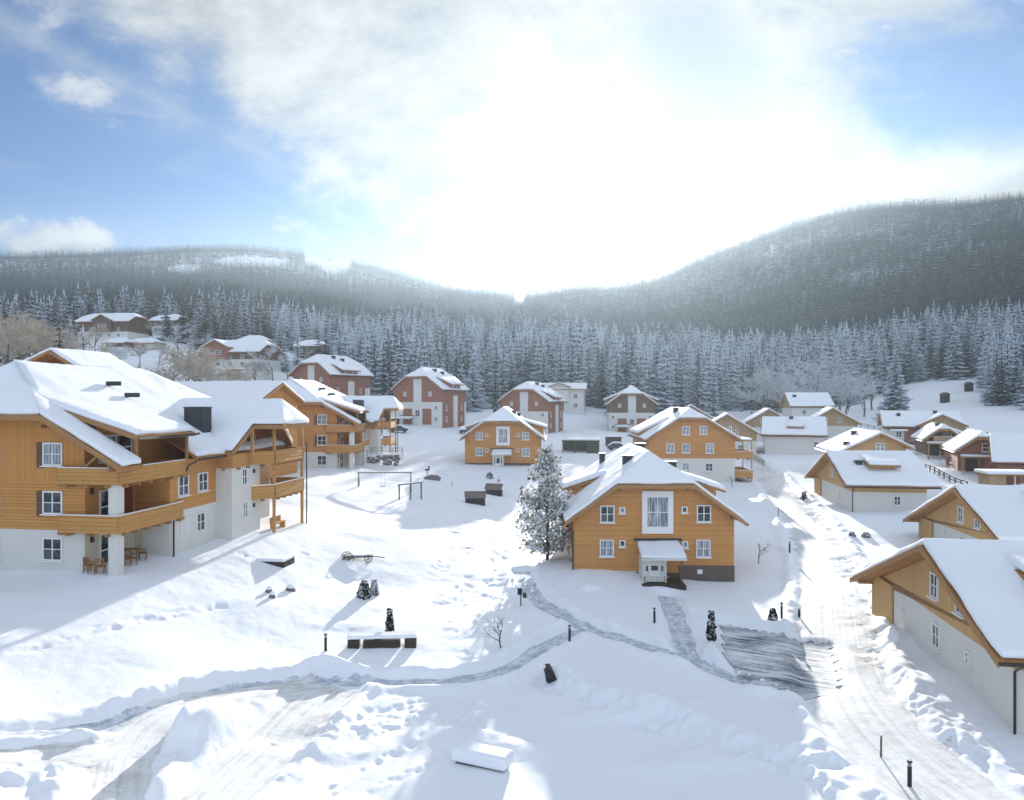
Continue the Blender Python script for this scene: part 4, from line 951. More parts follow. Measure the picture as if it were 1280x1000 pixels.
# ------------------------------------------------------------------ apartment buildings
def apartment(label, x, y, z, yaw, wood='ochre_h', woodv='ochre_v', back=False):
    t = thing('apartment_building', label, 'apartment building', (x, y, z), -R(yaw))
    zm = lambda X_: 7.16 - .566 * X_
    foot = [(-20.5, .35), (-2.5, .35), (-2.5, 5.3), (0, 5.3), (0, 11.1), (1.3, 11.1), (1.3, 15.5), (-.6, 15.5), (-.6, 21), (-20.5, 21)]
    MB().prism([(a, b, -2.5) for a, b in foot], (0, 0, 5.1)).build('ground_wall', 'plaster', t)
    MB().prism([(a, b, 2.6) for a, b in foot[:4] + [(0, 11.1), (-.0, 15.5), (-.6, 15.5), (-.6, 21), (-20.5, 21)]], (0, 0, 2.95)).build('timber_wall', wood, t)
    MB().box(.005, 1.3, 11.1, 15.5, 2.6, 5.6).build('plaster_wall', 'plaster', t)
    MB().box(-.5, .03, 5.27, 11.09, 2.55, 3.02).build('plaster_wall', 'plaster', t)
    MB().prism([(-20.5, .35, 5.55), (-2.5, .35, 5.55), (-2.5, .35, 8.3), (-4.9, .35, 9.7), (-15.5, .35, 9.7), (-20.5, .35, 6.9)], (0, 20.6, 0)).build('gable_wall', woodv, t)
    MB().box(-2.5, 0, 7.1, 15.4, 5.55, 6.5).build('timber_wall', wood, t)
    MB().prism([(-5.4, 1.3, 8), (-2.5, 1.3, 8), (-2.5, 1.3, 9.15), (-5.4, 1.3, 10)], (0, 5.7, 0)).build('dormer_wall', wood, t)
    MB().box(-2.6, -2.46, .36, 5.3, 2.62, 5.5).build('loggia_wall', 'ochre_h', t)
    MB().box(-.62, 0, 0, .6, -2.5, 5.5).build('corner_pier', 'plaster', t)
    MB().box(-2.46, -1.9, 5.2, 5.29, -2, 2.5).build('loggia_wall', 'cream', t)
    MB().box(-2.7, -2.45, .36, 5.3, -2, 2.58).build('loggia_wall', 'cream', t)
    # main roof
    zp = lambda pts: [(a, b, zm(a) if a > -10.2 else 7.16 - .566 * (-20.4 - a)) for a, b in pts]
    hipf = [(-15.9, -.9, 9.71), (-4.5, -.9, 9.71), (-10.2, 3.6, 12.93)]; hipb = [(-15.9, 21.8, 9.71), (-4.5, 21.8, 9.71), (-10.2, 17.3, 12.93)]
    polys = [zp([(.95, -.9), (.95, 1.1), (-7.03, 1.1), (-4.5, -.9)]), zp([(-5.5, 1.1), (-5.5, 7.2), (-10.2, 7.2), (-10.2, 3.6), (-7.03, 1.1)]), zp([(.95, 7.2), (.95, 21.8), (-4.5, 21.8), (-10.2, 17.3), (-10.2, 7.2), (-5.5, 7.2)]),
             zp([(-21.3, -.9), (-15.9, -.9), (-10.2, 3.6), (-10.2, 17.3), (-15.9, 21.8), (-21.3, 21.8)]), hipf, hipb]
    rf = slab(polys, .22).build('roof', 'soffit', t)
    slab([[(a - .06 if a > .5 else a, b + (.06 if b < 0 else 0), c + .02) for a, b, c in q] for q in polys], .36, True).lumpy('roof_snow', 'roof_snow', rf, .12)
    vb = MB(); tp = [(-21.3, 6.64), (-15.9, 9.71), (-4.5, 9.71), (.95, 6.62)]
    for (a, b), (c, d) in zip(tp[:-1], tp[1:]): vb.prism([(a, -.96, b - .3), (c, -.96, d - .3), (c, -.96, d + .04), (a, -.96, b + .04)], (0, .05, 0))
    vb.build('verge_board', 'fascia', rf)
    for a, zz in ((-4.6, 8.95), (-.1, 6.35)): MB().box(a - .1, a + .1, -.8, .35, zz, zz + .22).build('purlin_end', 'fascia', rf)
    st = MB(); st.bar((-2.2, -.05, 6.5), (-1.0, -.05, 7.5), .14); st.bar((-.3, -.05, 6.4), (-1.2, -.05, 7.5), .14); st.build('brace', 'fascia', rf)
    dq = [(-5.5, 1.0, 10.32), (.6, 1.0, 8.42), (.6, 7.3, 8.42), (-5.5, 7.3, 10.32)]
    dm = slab([dq], .2).build('dormer_roof', 'soffit', rf); slab([[(-5.6, 1.07, 10.36), (.52, 1.07, 8.44), (.52, 7.22, 8.44), (-5.6, 7.22, 10.36)]], .36, True).lumpy('dormer_snow', 'roof_snow', dm, .12, .8 )
    dv = MB(); dv.prism([(-5.5, .96, 10.05), (.6, .96, 8.15), (.6, .96, 8.44), (-5.5, .96, 10.34)], (0, .05, 0)); dv.prism([(.6, .98, 8.15), (.6, 7.3, 8.15), (.6, 7.3, 8.44), (.6, .98, 8.44)], (.05, 0, 0)); dv.build('fascia_board', 'fascia', dm)
    ck = MB(); ck.prism([(-5.4, 1.16, 10.0), (-2.4, 1.16, 8.6), (-2.4, 1.16, 9.15)], (0, .1, 0)); ck.prism([(-5.4, 7.05, 10.0), (.1, 7.05, 7.15), (.1, 7.05, 8.3)], (0, .1, 0)); ck.build('dormer_cheek', 'brown_h', rf)
    for Y_ in (1.4, 6.9): MB().bar((.25, Y_, 6.4), (.25, Y_, 8.25), .16).build('dormer_post', 'fascia', rf)
    # wing roof
    e0, e1, c1, c2, ap, rl = (.72, 10.8, 6.75), (1.5, 10.8, 6.75), (1.8, 13.5, 8.67), (4.2, 13.5, 8.67), (2.9, 16, 10.45), (-5.8, 16, 10.45)
    b0, b1, d1_, d2 = (.72, 21.2, 6.75), (1.5, 21.2, 6.75), (1.8, 18.5, 8.67), (4.2, 18.5, 8.67)
    wp = [[e0, e1, c1, c2, ap, rl], [c2, d2, ap], [ap, d2, d1_, b1, b0, rl]]
    wr_ = slab(wp, .2).build('wing_roof', 'soffit', t)
    slab([[(a, b, c + .03) for a, b, c in q] for q in wp], .38, True).lumpy('wing_snow', 'roof_snow', wr_, .12)
    vb = MB()
    for a, b in ((e1, c1), (c1, c2), (c2, d2)): vb.bar((a[0], a[1], a[2] - .12), (b[0], b[1], b[2] - .12), .07, .3)
    vb.build('verge_board', 'fascia', wr_)
    MB().prism([(-4, 11.3, 5.5), (-4, 20.7, 5.5), (-4, 20.7, 6.5), (-4, 18.3, 8.3), (-4, 16, 9.9), (-4, 13.7, 8.3), (-4, 11.3, 6.5)], (4.2, 0, 0)).build('wing_gable', 'loggia_red', t)
    for px_, py_ in ((2.5, 15.5), (2.5, 20.8)):
        MB().bar((px_, py_, -2), (px_, py_, 8.5), .2).build('post', 'balcony_wood', t)
    MB().bar((1.75, 13.4, 5.6), (1.75, 13.4, 8.5), .18).build('post', 'balcony_wood', t)
    br = MB(); br.bar((2.5, 15.6, 8.4), (2.5, 20.8, 8.4), .18, .22); br.build('beam', 'balcony_wood', t)
    # balconies
    fl = [(-2.5, 0), (-.02, 0), (-.02, 5.3), (-2.5, 5.3)]
    balcony(t, [(-3.87, .3), (-3.87, -.14), (.14, -.14), (.14, 6.6), (.02, 6.6)], 2.55, 1.0, floor=fl); balcony(t, [(-3.87, .3), (-3.87, -.14), (.14, -.14), (.14, 7.0), (.02, 7.0)], 5.5, .93, floor=fl)
    balcony(t, [(1.3, 14.1), (2.55, 15.4), (2.55, 21.0), (-.5, 21.0)], 2.8, 1.0, floor=[(1.3, 14.1), (2.5, 15.4), (2.5, 21), (-.5, 21), (-.5, 15.4), (1.3, 15.4)])
    balcony(t, [(.0, 11.04), (1.36, 11.04), (1.36, 14.1), (2.55, 15.4), (2.55, 21.0), (-.5, 21.0)], 5.55, .95, floor=[(1.3, 14.1), (2.5, 15.4), (2.5, 21), (-.5, 21), (-.5, 15.4), (1.3, 15.4)], snow=False)
    # openings
    for zz, pn in ((7.3, 'curtain'), (4.3, 'glass'), (1.42, 'glass')):
        window(t, (-4.65, .35, zz), 0, 1.35, 1.42, 'cross', pn)
        if zz > 2: MB().box(-5.72, -5.36, .27, .35, zz - .85, zz + .72).build('shutter', 'brown_h', t)
    for X_ in (-9.0, -13.5):
        for zz in (7.3, 4.3, 1.42): window(t, (X_, .35, zz), 0, 1.35, 1.42)
    for zz in (1.1, 3.85): window(t, (-2.44, 2.7, zz), R(90), 2.2, 2.15, 'door', 'glass')
    MB().box(-2.5, -2.44, 4.1, 4.9, 2.75, 4.8).build('loggia_panel', 'loggia_red', t)
    window(t, (-2.49, 3.2, 7.55), R(90), 3.2, 1.7, 'door', 'glass')
    window(t, (0, 6.85, 4.7), R(90), 1.25, 1.4); window(t, (0, 9.3, 4.72), R(90), 1.25, 1.35); window(t, (0, 9.0, 2.0 - .15), R(90), 1.1, 1.35, 'cross', 'glass', False); window(t, (0, 7.0, 1.8), R(90), .9, 1.4, 'plain', 'plaster', False)
    window(t, (1.3, 12.9, 4.75), R(90), .8, 1.25); window(t, (1.3, 13.0, 2.2), R(90), .8, 1.25, 'cross', 'curtain')
    for zz in (4.3, 1.3): window(t, (-.6, 18.3, zz), R(90), 1.5, 2.0, 'door', 'curtain'); window(t, (.21, 16, 6.9), R(90), 1.6, 1.9, 'door')
    for q, zz in ((14.3, 4.9), (14.3, 2.2)):
        MB().box(1.31, 1.42, q, q + .2, zz, zz + .3).build('wall_lamp', 'metal', t)
    for X_, Y_, zz in ((-1.6, .34, 4.9), (-1.5, .34, 1.9)): MB().box(-2.44, -2.3, .8, 1.0, zz - .1, zz + .25).build('wall_lamp', 'metal', t)
    pp = MB(); pp.tube([(.2, 5.45, -1.5), (.2, 5.45, 2.5)], .065, 6); pp.tube([(.98, 7.3, 6.5), (.35, 6.95, 6.1), (.16, 6.95, 5.6)], .06, 6); pp.tube([(1.02, 7.2, 6.5), (1.02, 10.8, 6.5)], .075, 6); pp.tube([(.66, 1.0, 8.25), (.66, 7.3, 8.25), (.66, 7.8, 8.3)], .075, 6); pp.tube([(2.75, 21.2, -1.5), (2.75, 21.2, 7)], .06, 6); pp.build('downpipe', 'metal', t)
    ch = MB().box(-2.7, -1.15, 11.3, 12.5, 7, 10.05).build('chimney', 'slate', rf); MB().box(-2.75, -1.1, 11.25, 12.55, 10.06, 10.14).build('chimney_cap', 'metal', ch)
    for q in (-7.5, -6.0): MB().box(q, q + 1.0, 9.0, 9.35, zm(q) + .3, zm(q) + .62).build('snow_guard', 'metal', rf)
    return t
ap1 = apartment('large ochre apartment building with two wrapped balconies at the left edge', *L1)
ap2 = apartment('second ochre apartment building with stacked balconies farther up the left slope', *L2)
h_ = house('apartment_building', 'low snow roofed block wedged behind the large ochre apartment building', *site('L3'), wl=6.5, wr=6.5, ow=.8, zr=11.2, s_l=.36, z1=0, wood='ochre_h', brackets=False)
l4 = house('apartment_building', 'house with dark red gable peeking over the large apartment roof at the left edge', *site('L4'), wl=9, wr=5.0, ow=.8, of=1.4, zr=14.6, s_l=.42, s_r=.58, z1=0, wood='ochre_h')
MB().prism([(-7.2, -.1, 10.2), (4.1, -.1, 10.2), (4.1, -.1, 11.75), (0, -.1, 14.2), (-7.2, -.1, 11.3)], (0, .04, 0)).build('gable_panel', 'loggia_red', l4)
MB().box(-.9, .1, -.16, -.11, 11.5, 13.2).build('gable_post', 'balcony_wood', l4)

# ------------------------------------------------------------------ trees that stand alone
def gput(u, v, lo=14, hi=420): x, y = ground_xy(u, v, lo, hi); return x, y, gz(x, y)
BIG = spruce(99, 20, 4.6, 24, 15, 'needles_big', 4, .06)
x, y = at(1119, 188); t = put_tree('spruce_tree', 'lone tall snow laden spruce beside the snowy meadow on the right', 'tree', x, y, BIG, TRK, .90, .4, None, -.2, 1.12)
def centre_tree():
    r = random.Random(5); c, l = MB(), []
    x, y, z = gput(684, 701); Ht = 9.6
    c.tube([(0, 0, -.5), (.05, 0, 3), (-.05, .1, 6), (.05, 0, 9)], .16, 7, .03)
    vs, fs, mi = [], [], []
    for k in range(120):
        t = r.uniform(.07, .97); zb = Ht * t; rad = 2.75 * min(1, (t + .14) / .36) ** .8 * (1 - t) ** .8 * 1.2 + .15
        a = r.random() * 6.28; L_ = rad * r.uniform(.55, 1.15); up = r.uniform(.05, .5)
        tip = Vector((math.cos(a) * L_, math.sin(a) * L_, zb + L_ * up)); c.tube([(0, 0, zb - .25), tuple(tip * .55 + Vector((0, 0, zb - .1)) * .45), tuple(tip)], .035, 3, .012)
        for q in range(int(22 + 30 * L_)):
            s_ = r.uniform(.25, 1.05); pc = Vector((0, 0, zb)).lerp(tip, s_) + Vector((r.gauss(0, .2), r.gauss(0, .2), r.gauss(-.1, .22)))
            sz = r.uniform(.045, .135); n1_ = Vector((r.gauss(0, 1), r.gauss(0, 1), r.gauss(0, 1))).normalized(); n2_ = n1_.orthogonal().normalized(); n3_ = n1_.cross(n2_)
            i0 = len(vs); e = r.uniform(.8, 1.9)
            vs += [tuple(pc + n2_ * sz * e), tuple(pc + n3_ * sz), tuple(pc - n2_ * sz * e), tuple(pc - n3_ * sz)]; fs.append((i0, i0 + 1, i0 + 2, i0 + 3))
            mi.append(1 if r.random() < .76 else (2 if r.random() < .15 else 0))
    t = thing('birch_tree', 'frosted green leafy tree at the left corner of the near ochre house', 'tree', (x, y, z))
    link('crown', tree_mesh('crown', vs, fs, mi, ['leaf_green', 'leaf_snow', 'leaf_dark']), t); c.build('trunk', 'bark', t)
centre_tree()
for i, (u, d, s_) in enumerate([(955, 232, 1.3), (975, 226, 1.5), (998, 234, 1.35), (1018, 224, 1.5), (1040, 230, 1.4), (1060, 224, 1.25), (1080, 230, 1.1), (940, 240, 1.2), (1008, 245, 1.7), (1050, 250, 1.6), (1090, 250, 1.2), (965, 252, 1.6), (1030, 256, 1.7)]):
    x, y = at(u, d); s_ *= .64; put_tree('birch_tree', 'white frosted leafless tree in the thicket behind the far white chalets', 'tree', x, y, DEC[i % 3][1], DEC[i % 3][0], s_, i * 1.3, 'frosted birches behind the chalets', -.3, 1.15)
for i, (u, d, s_) in enumerate([(8, 165, 1.25), (38, 172, 1.35), (66, 178, 1.25), (-15, 180, 1.5), (92, 185, 1.3), (24, 195, 1.5), (50, 205, 1.5)]):
    x, y = at(u, d); put_tree('frosted_tree', 'tan frosted round tree above the snow roof at the left edge', 'tree', x, y, DET[i % 2][1], DET[i % 2][0], s_, i * 2.1, 'tan frosted trees at the left edge', -.3, 1.2)
for i, (u, d, s_, wd) in enumerate([(74, 165, .8, 1.35), (104, 178, .85, 1.3), (55, 215, .95, 1.3), (30, 230, 1, 1.3), (5, 220, 1, 1.3), (88, 225, 1, 1.2)]):
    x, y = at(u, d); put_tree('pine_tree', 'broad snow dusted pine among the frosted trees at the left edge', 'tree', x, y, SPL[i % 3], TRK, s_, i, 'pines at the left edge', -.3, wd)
for i, (u, d, s_, lb) in enumerate([(142, 150, .5, 'small round snow dusted conifer left of its twin behind the apartment roof'), (173, 153, .52, 'small snow dusted conifer in the middle of the row behind the apartment roof'), (206, 150, .55, 'dark narrow conifer right of the snow dusted pair behind the apartment roof'), (238, 250, .75, 'slim dark spruce in front of the hillside cottages')]):
    x, y = at(u, d); put_tree('small_conifer', lb, 'tree', x, y, SPR[i], TRK, s_, i, None, -.1, 1.3 if i < 3 else 1)
for i, (u, d, s_) in enumerate([(232, 160, 1.0), (250, 165, 1.15), (268, 158, 1.05), (284, 168, .8), (216, 172, .9)]):
    x, y = at(u, d); put_tree('frosted_bush', 'tan frosted bush in the clump left of the second apartment building', 'bush', x, y, DET[i % 2][1], DET[i % 2][0], s_, i * 1.7, 'tan frosted bushes', -.2, 1.25)
for i, (u, d) in enumerate([(300, 215), (318, 225), (340, 232), (360, 240), (150, 260), (175, 270), (200, 280), (222, 300), (250, 330), (262, 300), (190, 335), (120, 290), (90, 300), (95, 340)]):
    x, y = at(u, d); put_tree('frosted_tree', 'bare frosted tree between the chalets on the left hillside', 'tree', x, y, (DET + DEC)[i % 5][1], (DET + DEC)[i % 5][0], .55 + .1 * (i % 3), i, 'bare trees between the hillside chalets', -.3, 1.1)
for i, (u, d, s_) in enumerate([(372, 284, .7), (384, 280, .55), (398, 285, .8), (407, 290, .95)]):
    x, y = at(u, d); put_tree('spruce_tree', 'spruce half hiding the brown chalet above the brown gabled house', 'tree', x, y, SPR[i % 5], TRK, s_, i, 'spruces hiding the brown chalet', -.3, 1.15)
for i, (u, d, s_) in enumerate([(1236, 225, .85), (1252, 215, .9), (1270, 220, .95), (1288, 212, .95), (1245, 240, .9)]):
    x, y = at(u, d); put_tree('spruce_tree', 'dark snow laden spruce in the group at the right edge above the meadow', 'tree', x, y, SPR[i % 5], TRK, s_, i, 'spruces at the right edge', -.3, 1.05)

# ------------------------------------------------------------------ small things
def bollard(u, v, label, h_=1.0):
    x, y, z = gput(u, v); t = thing('bollard_light', label, 'bollard light', (x, y, z - .05), 0, 'bollard lights along the paths')
    MB().tube([(0, 0, -.3), (0, 0, h_ * .78)], .075, 10).build('post', 'black', t); MB().tube([(0, 0, h_ * .78), (0, 0, h_ * .92)], .06, 10).build('lamp_glass', 'grey_metal', t)
    MB().tube([(0, 0, h_ * .92), (0, 0, h_)], .09, 10).build('cap', 'black', t); MB().tube([(0, 0, h_), (0, 0, h_ + .07)], .085, 10, .04).build('snow_cap', 'roof_snow', t)
for u, v, lb in [(407, 816, 'black bollard light left of the log bench with a long shadow'), (712, 805, 'black bollard light at the fork of the two footpaths'), (818, 780, 'black bollard light beside the short path to the porch'), (977, 777, 'black bollard light above the cleared parking area'),
                 (987, 695, 'black bollard light right of the small bare tree beside the near ochre house'), (999, 690 + 80, 'short black post near the upper right corner of the cleared parking area'), (1137, 978, 'dark bollard light beside the road at the lower right corner'), (1004, 625, 'bollard light on the bank left of the upper road'), (612, 612, 'slim dark post right of the two wooden troughs')]:
    bollard(u, v, lb, 1.0 if v != 770 else .6)
for u, v, h_, lb in [(1101, 942, .85, 'thin grey marker stake on the snow bank left of the road'), (1072, 640, .9, 'thin marker stake in front of the white walled chalet'), (973, 645, .9, 'thin marker stake on the bank above the bare tree'), (565, 608, .8, 'thin dark stake left of the wooden troughs'), (495, 570, 1.6, 'tall thin pole beside the boulder wall')]:
    x, y, z = gput(u, v); t = thing('marker_stake', lb, 'stake', (x, y, z)); MB().tube([(0, 0, -.3), (.02, 0, h_)], .04, 6).build('stake', 'grey_wood', t); MB().tube([(.02, 0, h_), (.02, 0, h_ + .05)], .05, 6).build('snow_cap', 'roof_snow', t)
# log bench with snow
x, y, z = gput(478, 812); t = thing('log_bench', 'long dark log bench capped with snow in front of the columnar shrub', 'bench', (x, y, z), .06)
for a, b, h_ in ((-1.9, -1.25, .45), (1.25, 1.9, .52)): MB().box(a, b, -.3, .3, -.3, h_).build('end_block', 'dark_wood', t, bevel=.05)
MB().box(-1.05, 1.0, -.26, .26, -.3, .42).build('seat', 'dark_wood', t, bevel=.06)
MB().prism([(-1.95, -.34, .47), (1.95, -.34, .50), (1.95, .36, .56), (-1.95, .36, .5)], (0, 0, .2)).build('snow_cap', 'roof_snow', t, bevel=.09)
# shrubs
def leafy(n, rx, ry, rz_, seed, mats, mi_p):
    r = random.Random(seed); vs, fs, mi = [], [], []
    for k in range(n):
        while True:
            q = Vector((r.uniform(-1, 1), r.uniform(-1, 1), r.uniform(0, 1)))
            if (q.x ** 2 + q.y ** 2) < (1 - q.z * .55) ** 2 * r.uniform(.6, 1.1): break
        pc = Vector((q.x * rx, q.y * ry, q.z * rz_)); sz = r.uniform(.04, .1); a = Vector((r.gauss(0, 1), r.gauss(0, 1), r.gauss(0, 1))).normalized(); b = a.orthogonal().normalized(); c = a.cross(b); i0 = len(vs)
        vs += [tuple(pc + b * sz * 1.4), tuple(pc + c * sz), tuple(pc - b * sz * 1.4), tuple(pc - c * sz)]; fs.append((i0, i0 + 1, i0 + 2, i0 + 3)); mi.append(0 if r.random() < mi_p else 1)
    return tree_mesh('foliage', vs, fs, mi, mats)
for k, (u, v, rx, hz, lb, sn_) in enumerate([(487, 797, .28, 1.45, 'narrow columnar green shrub right behind the log bench', .75), (455, 747, .55, 1.1, 'dark round shrub with snow left of the columnar shrub', .7), (468, 742, .35, 1.0, 'pale snow covered shrub touching the dark round shrub', .25), (889, 806, .3, 1.6, 'dark thin shrub at the left edge of the cleared parking area', .75), (966, 780, .3, .75, 'small dark shrub just left of the bollard above the parking area', .75),
    (1005, 622, .5, .9, 'dark low shrub on the road bank before the white walled chalet', .7), (1083, 672, .5, .4, 'snowy low shrub in the front garden of the middle chalet', .4), (1065, 672, .35, .4, 'tiny snowy shrub left of its neighbour in the chalet garden', .5), (612, 597, .7, .9, 'snow dusted shrub before the small orange house', .4)]):
    x, y, z = gput(u, v); t = thing('shrub', lb, 'shrub', (x, y, z)); link('foliage', leafy(int(500 + 300 * rx), rx, rx, hz, k, ['leaf_dark', 'leaf_snow'], sn_), t); MB().tube([(0, 0, -.2), (0, 0, hz * .7)], .03, 5).build('stem', 'bark', t)
for k, (u, v, s_, lb) in enumerate([(627, 812, .30, 'leafless frosted bush between the trampled track and the path fork'), (949, 706, .30, 'small bare tree beside the near ochre house on its right'), (915, 610, .28, 'bare sapling beside the road above the balcony house'), (623, 606, .26, 'bare sapling beside the wooden troughs')]):
    x, y, z = gput(u, v); tr, cr = branchy(90 + k, 8, .65 if k == 0 else .5, 3, 'twig' if k else 'frost', .035, 3); put_tree('bare_shrub', lb, 'shrub', x, y, cr, tr, s_, k, None, -.05, 1.4 if k == 0 else 1)
# letter box post
x, y, z = gput(651, 758); t = thing('mailbox_post', 'black boxes on a post beside the footpath below the frosted leafy tree', 'mailbox', (x, y, z))
MB().tube([(0, 0, -.3), (0, 0, 1.0)], .04, 6).build('post', 'black', t); MB().box(-.22, .08, -.15, .15, .75, 1.2).build('box', 'black', t, bevel=.02); MB().box(.12, .38, -.12, .12, .55, .85).build('box', 'metal', t, bevel=.02); MB().box(-.22, .08, -.15, .15, 1.2, 1.28).build('snow_cap', 'roof_snow', t, bevel=.03)
# dark tarp / drain mouth
x, y, z = gput(686, 852, 20); t = thing('drain_cover', 'black rubber drain mouth sticking out of the snow bank below the path fork', 'drain', (x, y, z), .5)
m = MB(); m.tube([(0, -.25, .1), (.1, .1, .3), (.2, .5, .5)], .28, 9, .2); m.build('pipe', 'black', t, smooth=True)
MB().box(-.2, .5, .3, .8, .45, .6).build('snow_cap', 'roof_snow', t, bevel=.07)
# old cart
x, y, z = gput(447, 700); t = thing('wooden_cart', 'small old wooden cart half buried in snow on the lawn', 'cart', (x, y, z - .12), .35); t.scale = (.85,) * 3
def wheel(par, X_, Y_, r_):
    m = MB(); n = 14
    pts = [(X_ + r_ * math.cos(a), Y_, r_ * .75 + r_ * math.sin(a)) for a in np.linspace(0, 2 * math.pi, n + 1)]
    for a, b in zip(pts[:-1], pts[1:]): m.bar(a, b, .06, .07)
    for k in range(4): a = math.pi * k / 4; m.bar((X_ - r_ * math.cos(a), Y_, r_ * .75 - r_ * math.sin(a)), (X_ + r_ * math.cos(a), Y_, r_ * .75 + r_ * math.sin(a)), .035)
    m.build('wheel', 'grey_wood', par)
wheel(t, -.9, -.45, .5); wheel(t, -.9, .45, .5); wheel(t, .9, -.4, .32)
MB().prism([(-1.3, -.35, .45), (1.4, -.35, .35), (1.4, .35, .35), (-1.3, .35, .45)], (0, 0, .14)).build('bed', 'grey_wood', t); MB().prism([(-1.25, -.33, .6), (1.35, -.33, .5), (1.35, .33, .5), (-1.25, .33, .6)], (0, 0, .14)).build('snow_cap', 'roof_snow', t, bevel=.06)
MB().bar((1.4, 0, .4), (2.5, .1, .15), .07).build('drawbar', 'grey_wood', t)
# flat snow covered cover on the left lawn
x, y, z = gput(345, 700); t = thing('sandbox', 'flat square box with snowy lid on the lawn before the apartment building', 'sandbox', (x, y, z), -.15)
MB().box(-1.0, 1.0, -.9, .9, -.3, .12).build('frame', 'dark_wood', t); MB().box(-1.06, 1.06, -.96, .96, .125, .34).build('snow_cap', 'roof_snow', t, bevel=.08)
for u, v, s_, lb in [(363, 738, .45, 'small round stone poking from the snow right of its twin'), (336, 742, .32, 'small low stone poking from the snow left of its twin'), (340, 750, .3, 'smallest stone in front of the pair on the lawn')]:
    x, y, z = gput(u, v); t = thing('stone', lb, 'stone', (x, y, z)); m = MB().tube([(0, 0, -.2), (0, 0, .05), (.05, 0, .25)], s_, 7, s_ * .5); m.build('rock', 'stone', t, bevel=.04); MB().tube([(.03, 0, .2), (.05, 0, .4)], s_ * .8, 8, s_ * .3).build('snow_cap', 'roof_snow', t, bevel=.05)
# snow covered bench in the foreground
x, y, z = gput(603, 958, 18); t = thing('snowy_bench', 'long low bench buried under a smooth snow slab in the foreground', 'bench', (x, y, z), -.42)
MB().box(-1.0, 1.0, -.3, .3, -.3, .28).build('seat', 'grey_wood', t); MB().box(-1.15, 1.15, -.45, .45, .08, .6).build('snow_cap', 'roof_snow', t, bevel=.13, seg=3)
# playground frames
def frame(u, v, wd, ht, dep, rz, label, swing=True, name='swing_set'):
    x, y, z = gput(u, v); t = thing(name, label, 'swing set', (x, y, z), rz)
    for sx in (-1, 1):
        if dep: 
            for sy in (-1, 1): MB().bar((sx * wd / 2, sy * dep / 2, -.3), (sx * wd / 2, 0, ht), .11).build('leg', 'grey_wood', t)
        else: MB().bar((sx * wd / 2, 0, -.3), (sx * wd / 2, 0, ht), .13).build('leg', 'grey_wood', t)
    MB().bar((-wd / 2 - .2, 0, ht), (wd / 2 + .2, 0, ht), .12).build('crossbar', 'grey_wood', t); MB().box(-wd / 2 - .15, wd / 2 + .15, -.07, .07, ht + .065, ht + .15).build('snow_cap', 'roof_snow', t)
    if swing:
        s_ = MB(); s_.bar((-.5, 0, ht), (-.5, 0, .5), .02); s_.bar((0, 0, ht), (0, 0, .5), .02); s_.box(-.55, .05, -.12, .12, .45, .5); s_.build('swing', 'dark_wood', t)
    else: MB().bar((0, 0, -.3), (0, 0, ht), .12).build('leg', 'grey_wood', t)
frame(481, 613, 6.4, 2.2, 1.6, .05, 'long grey swing frame in the playground before the second apartment building')
frame(513, 625, 3.6, 1.9, 0, .9, 'three post climbing frame right of the long swing frame', False, 'climbing_frame')
# spring rider / dark mounds
x, y, z = gput(540, 600); t = thing('boulder', 'dark boulder capped with snow right of the playground', 'boulder', (x, y, z)); m = MB().tube([(-1, 0, -.1), (-.6, 0, .15), (0, 0, .3), (.7, 0, .2), (1.1, 0, -.1)], .42, 8); m.build('rock', 'stone', t, bevel=.06); MB().box(-.7, .5, -.1, .4, .55, .75).build('snow_cap', 'roof_snow', t, bevel=.09)
x, y, z = gput(534, 594); t = thing('spring_rider', 'small dark playground rider beside the boulder', 'playground rider', (x, y, z)); MB().tube([(0, 0, -.2), (0, 0, .6)], .07, 6).build('spring', 'black', t); MB().box(-.35, .35, -.12, .12, .6, .85).build('body', 'black', t, bevel=.06); MB().box(.15, .35, -.1, .1, .85, 1.25).build('head', 'black', t, bevel=.05)
def trough(u, v, wd, rz, label):
    x, y, z = gput(u, v); t = thing('wooden_trough', label, 'trough', (x, y, z), rz)
    a = wd / 2; MB().prism([(-a, -.35, .75), (a, -.35, .75), (a, .45, 1.45), (-a, .45, 1.45)], (0, 0, .1)).build('lid', 'grey_wood', t); MB().prism([(-a + .1, -.2, -.3), (a - .1, -.2, -.3), (a - .1, .5, -.3), (-a + .1, .5, -.3)], (0, 0, 1.0)).build('body', 'black', t)
    MB().prism([(-a, -.32, .87), (a, -.32, .87), (a, .45, 1.56), (-a, .45, 1.56)], (0, 0, .05)).build('snow_dust', 'roof_snow', t) if False else None
    MB().box(-a, a, .3, .55, 1.5, 1.62).build('snow_cap', 'roof_snow', t, bevel=.04)
trough(594, 630, 2.6, .1, 'dark wooden trough with slanted lid nearer of the two before the orange house'); trough(617, 618, 2.4, -.3, 'lower dark wooden trough right behind the nearer slanted one')
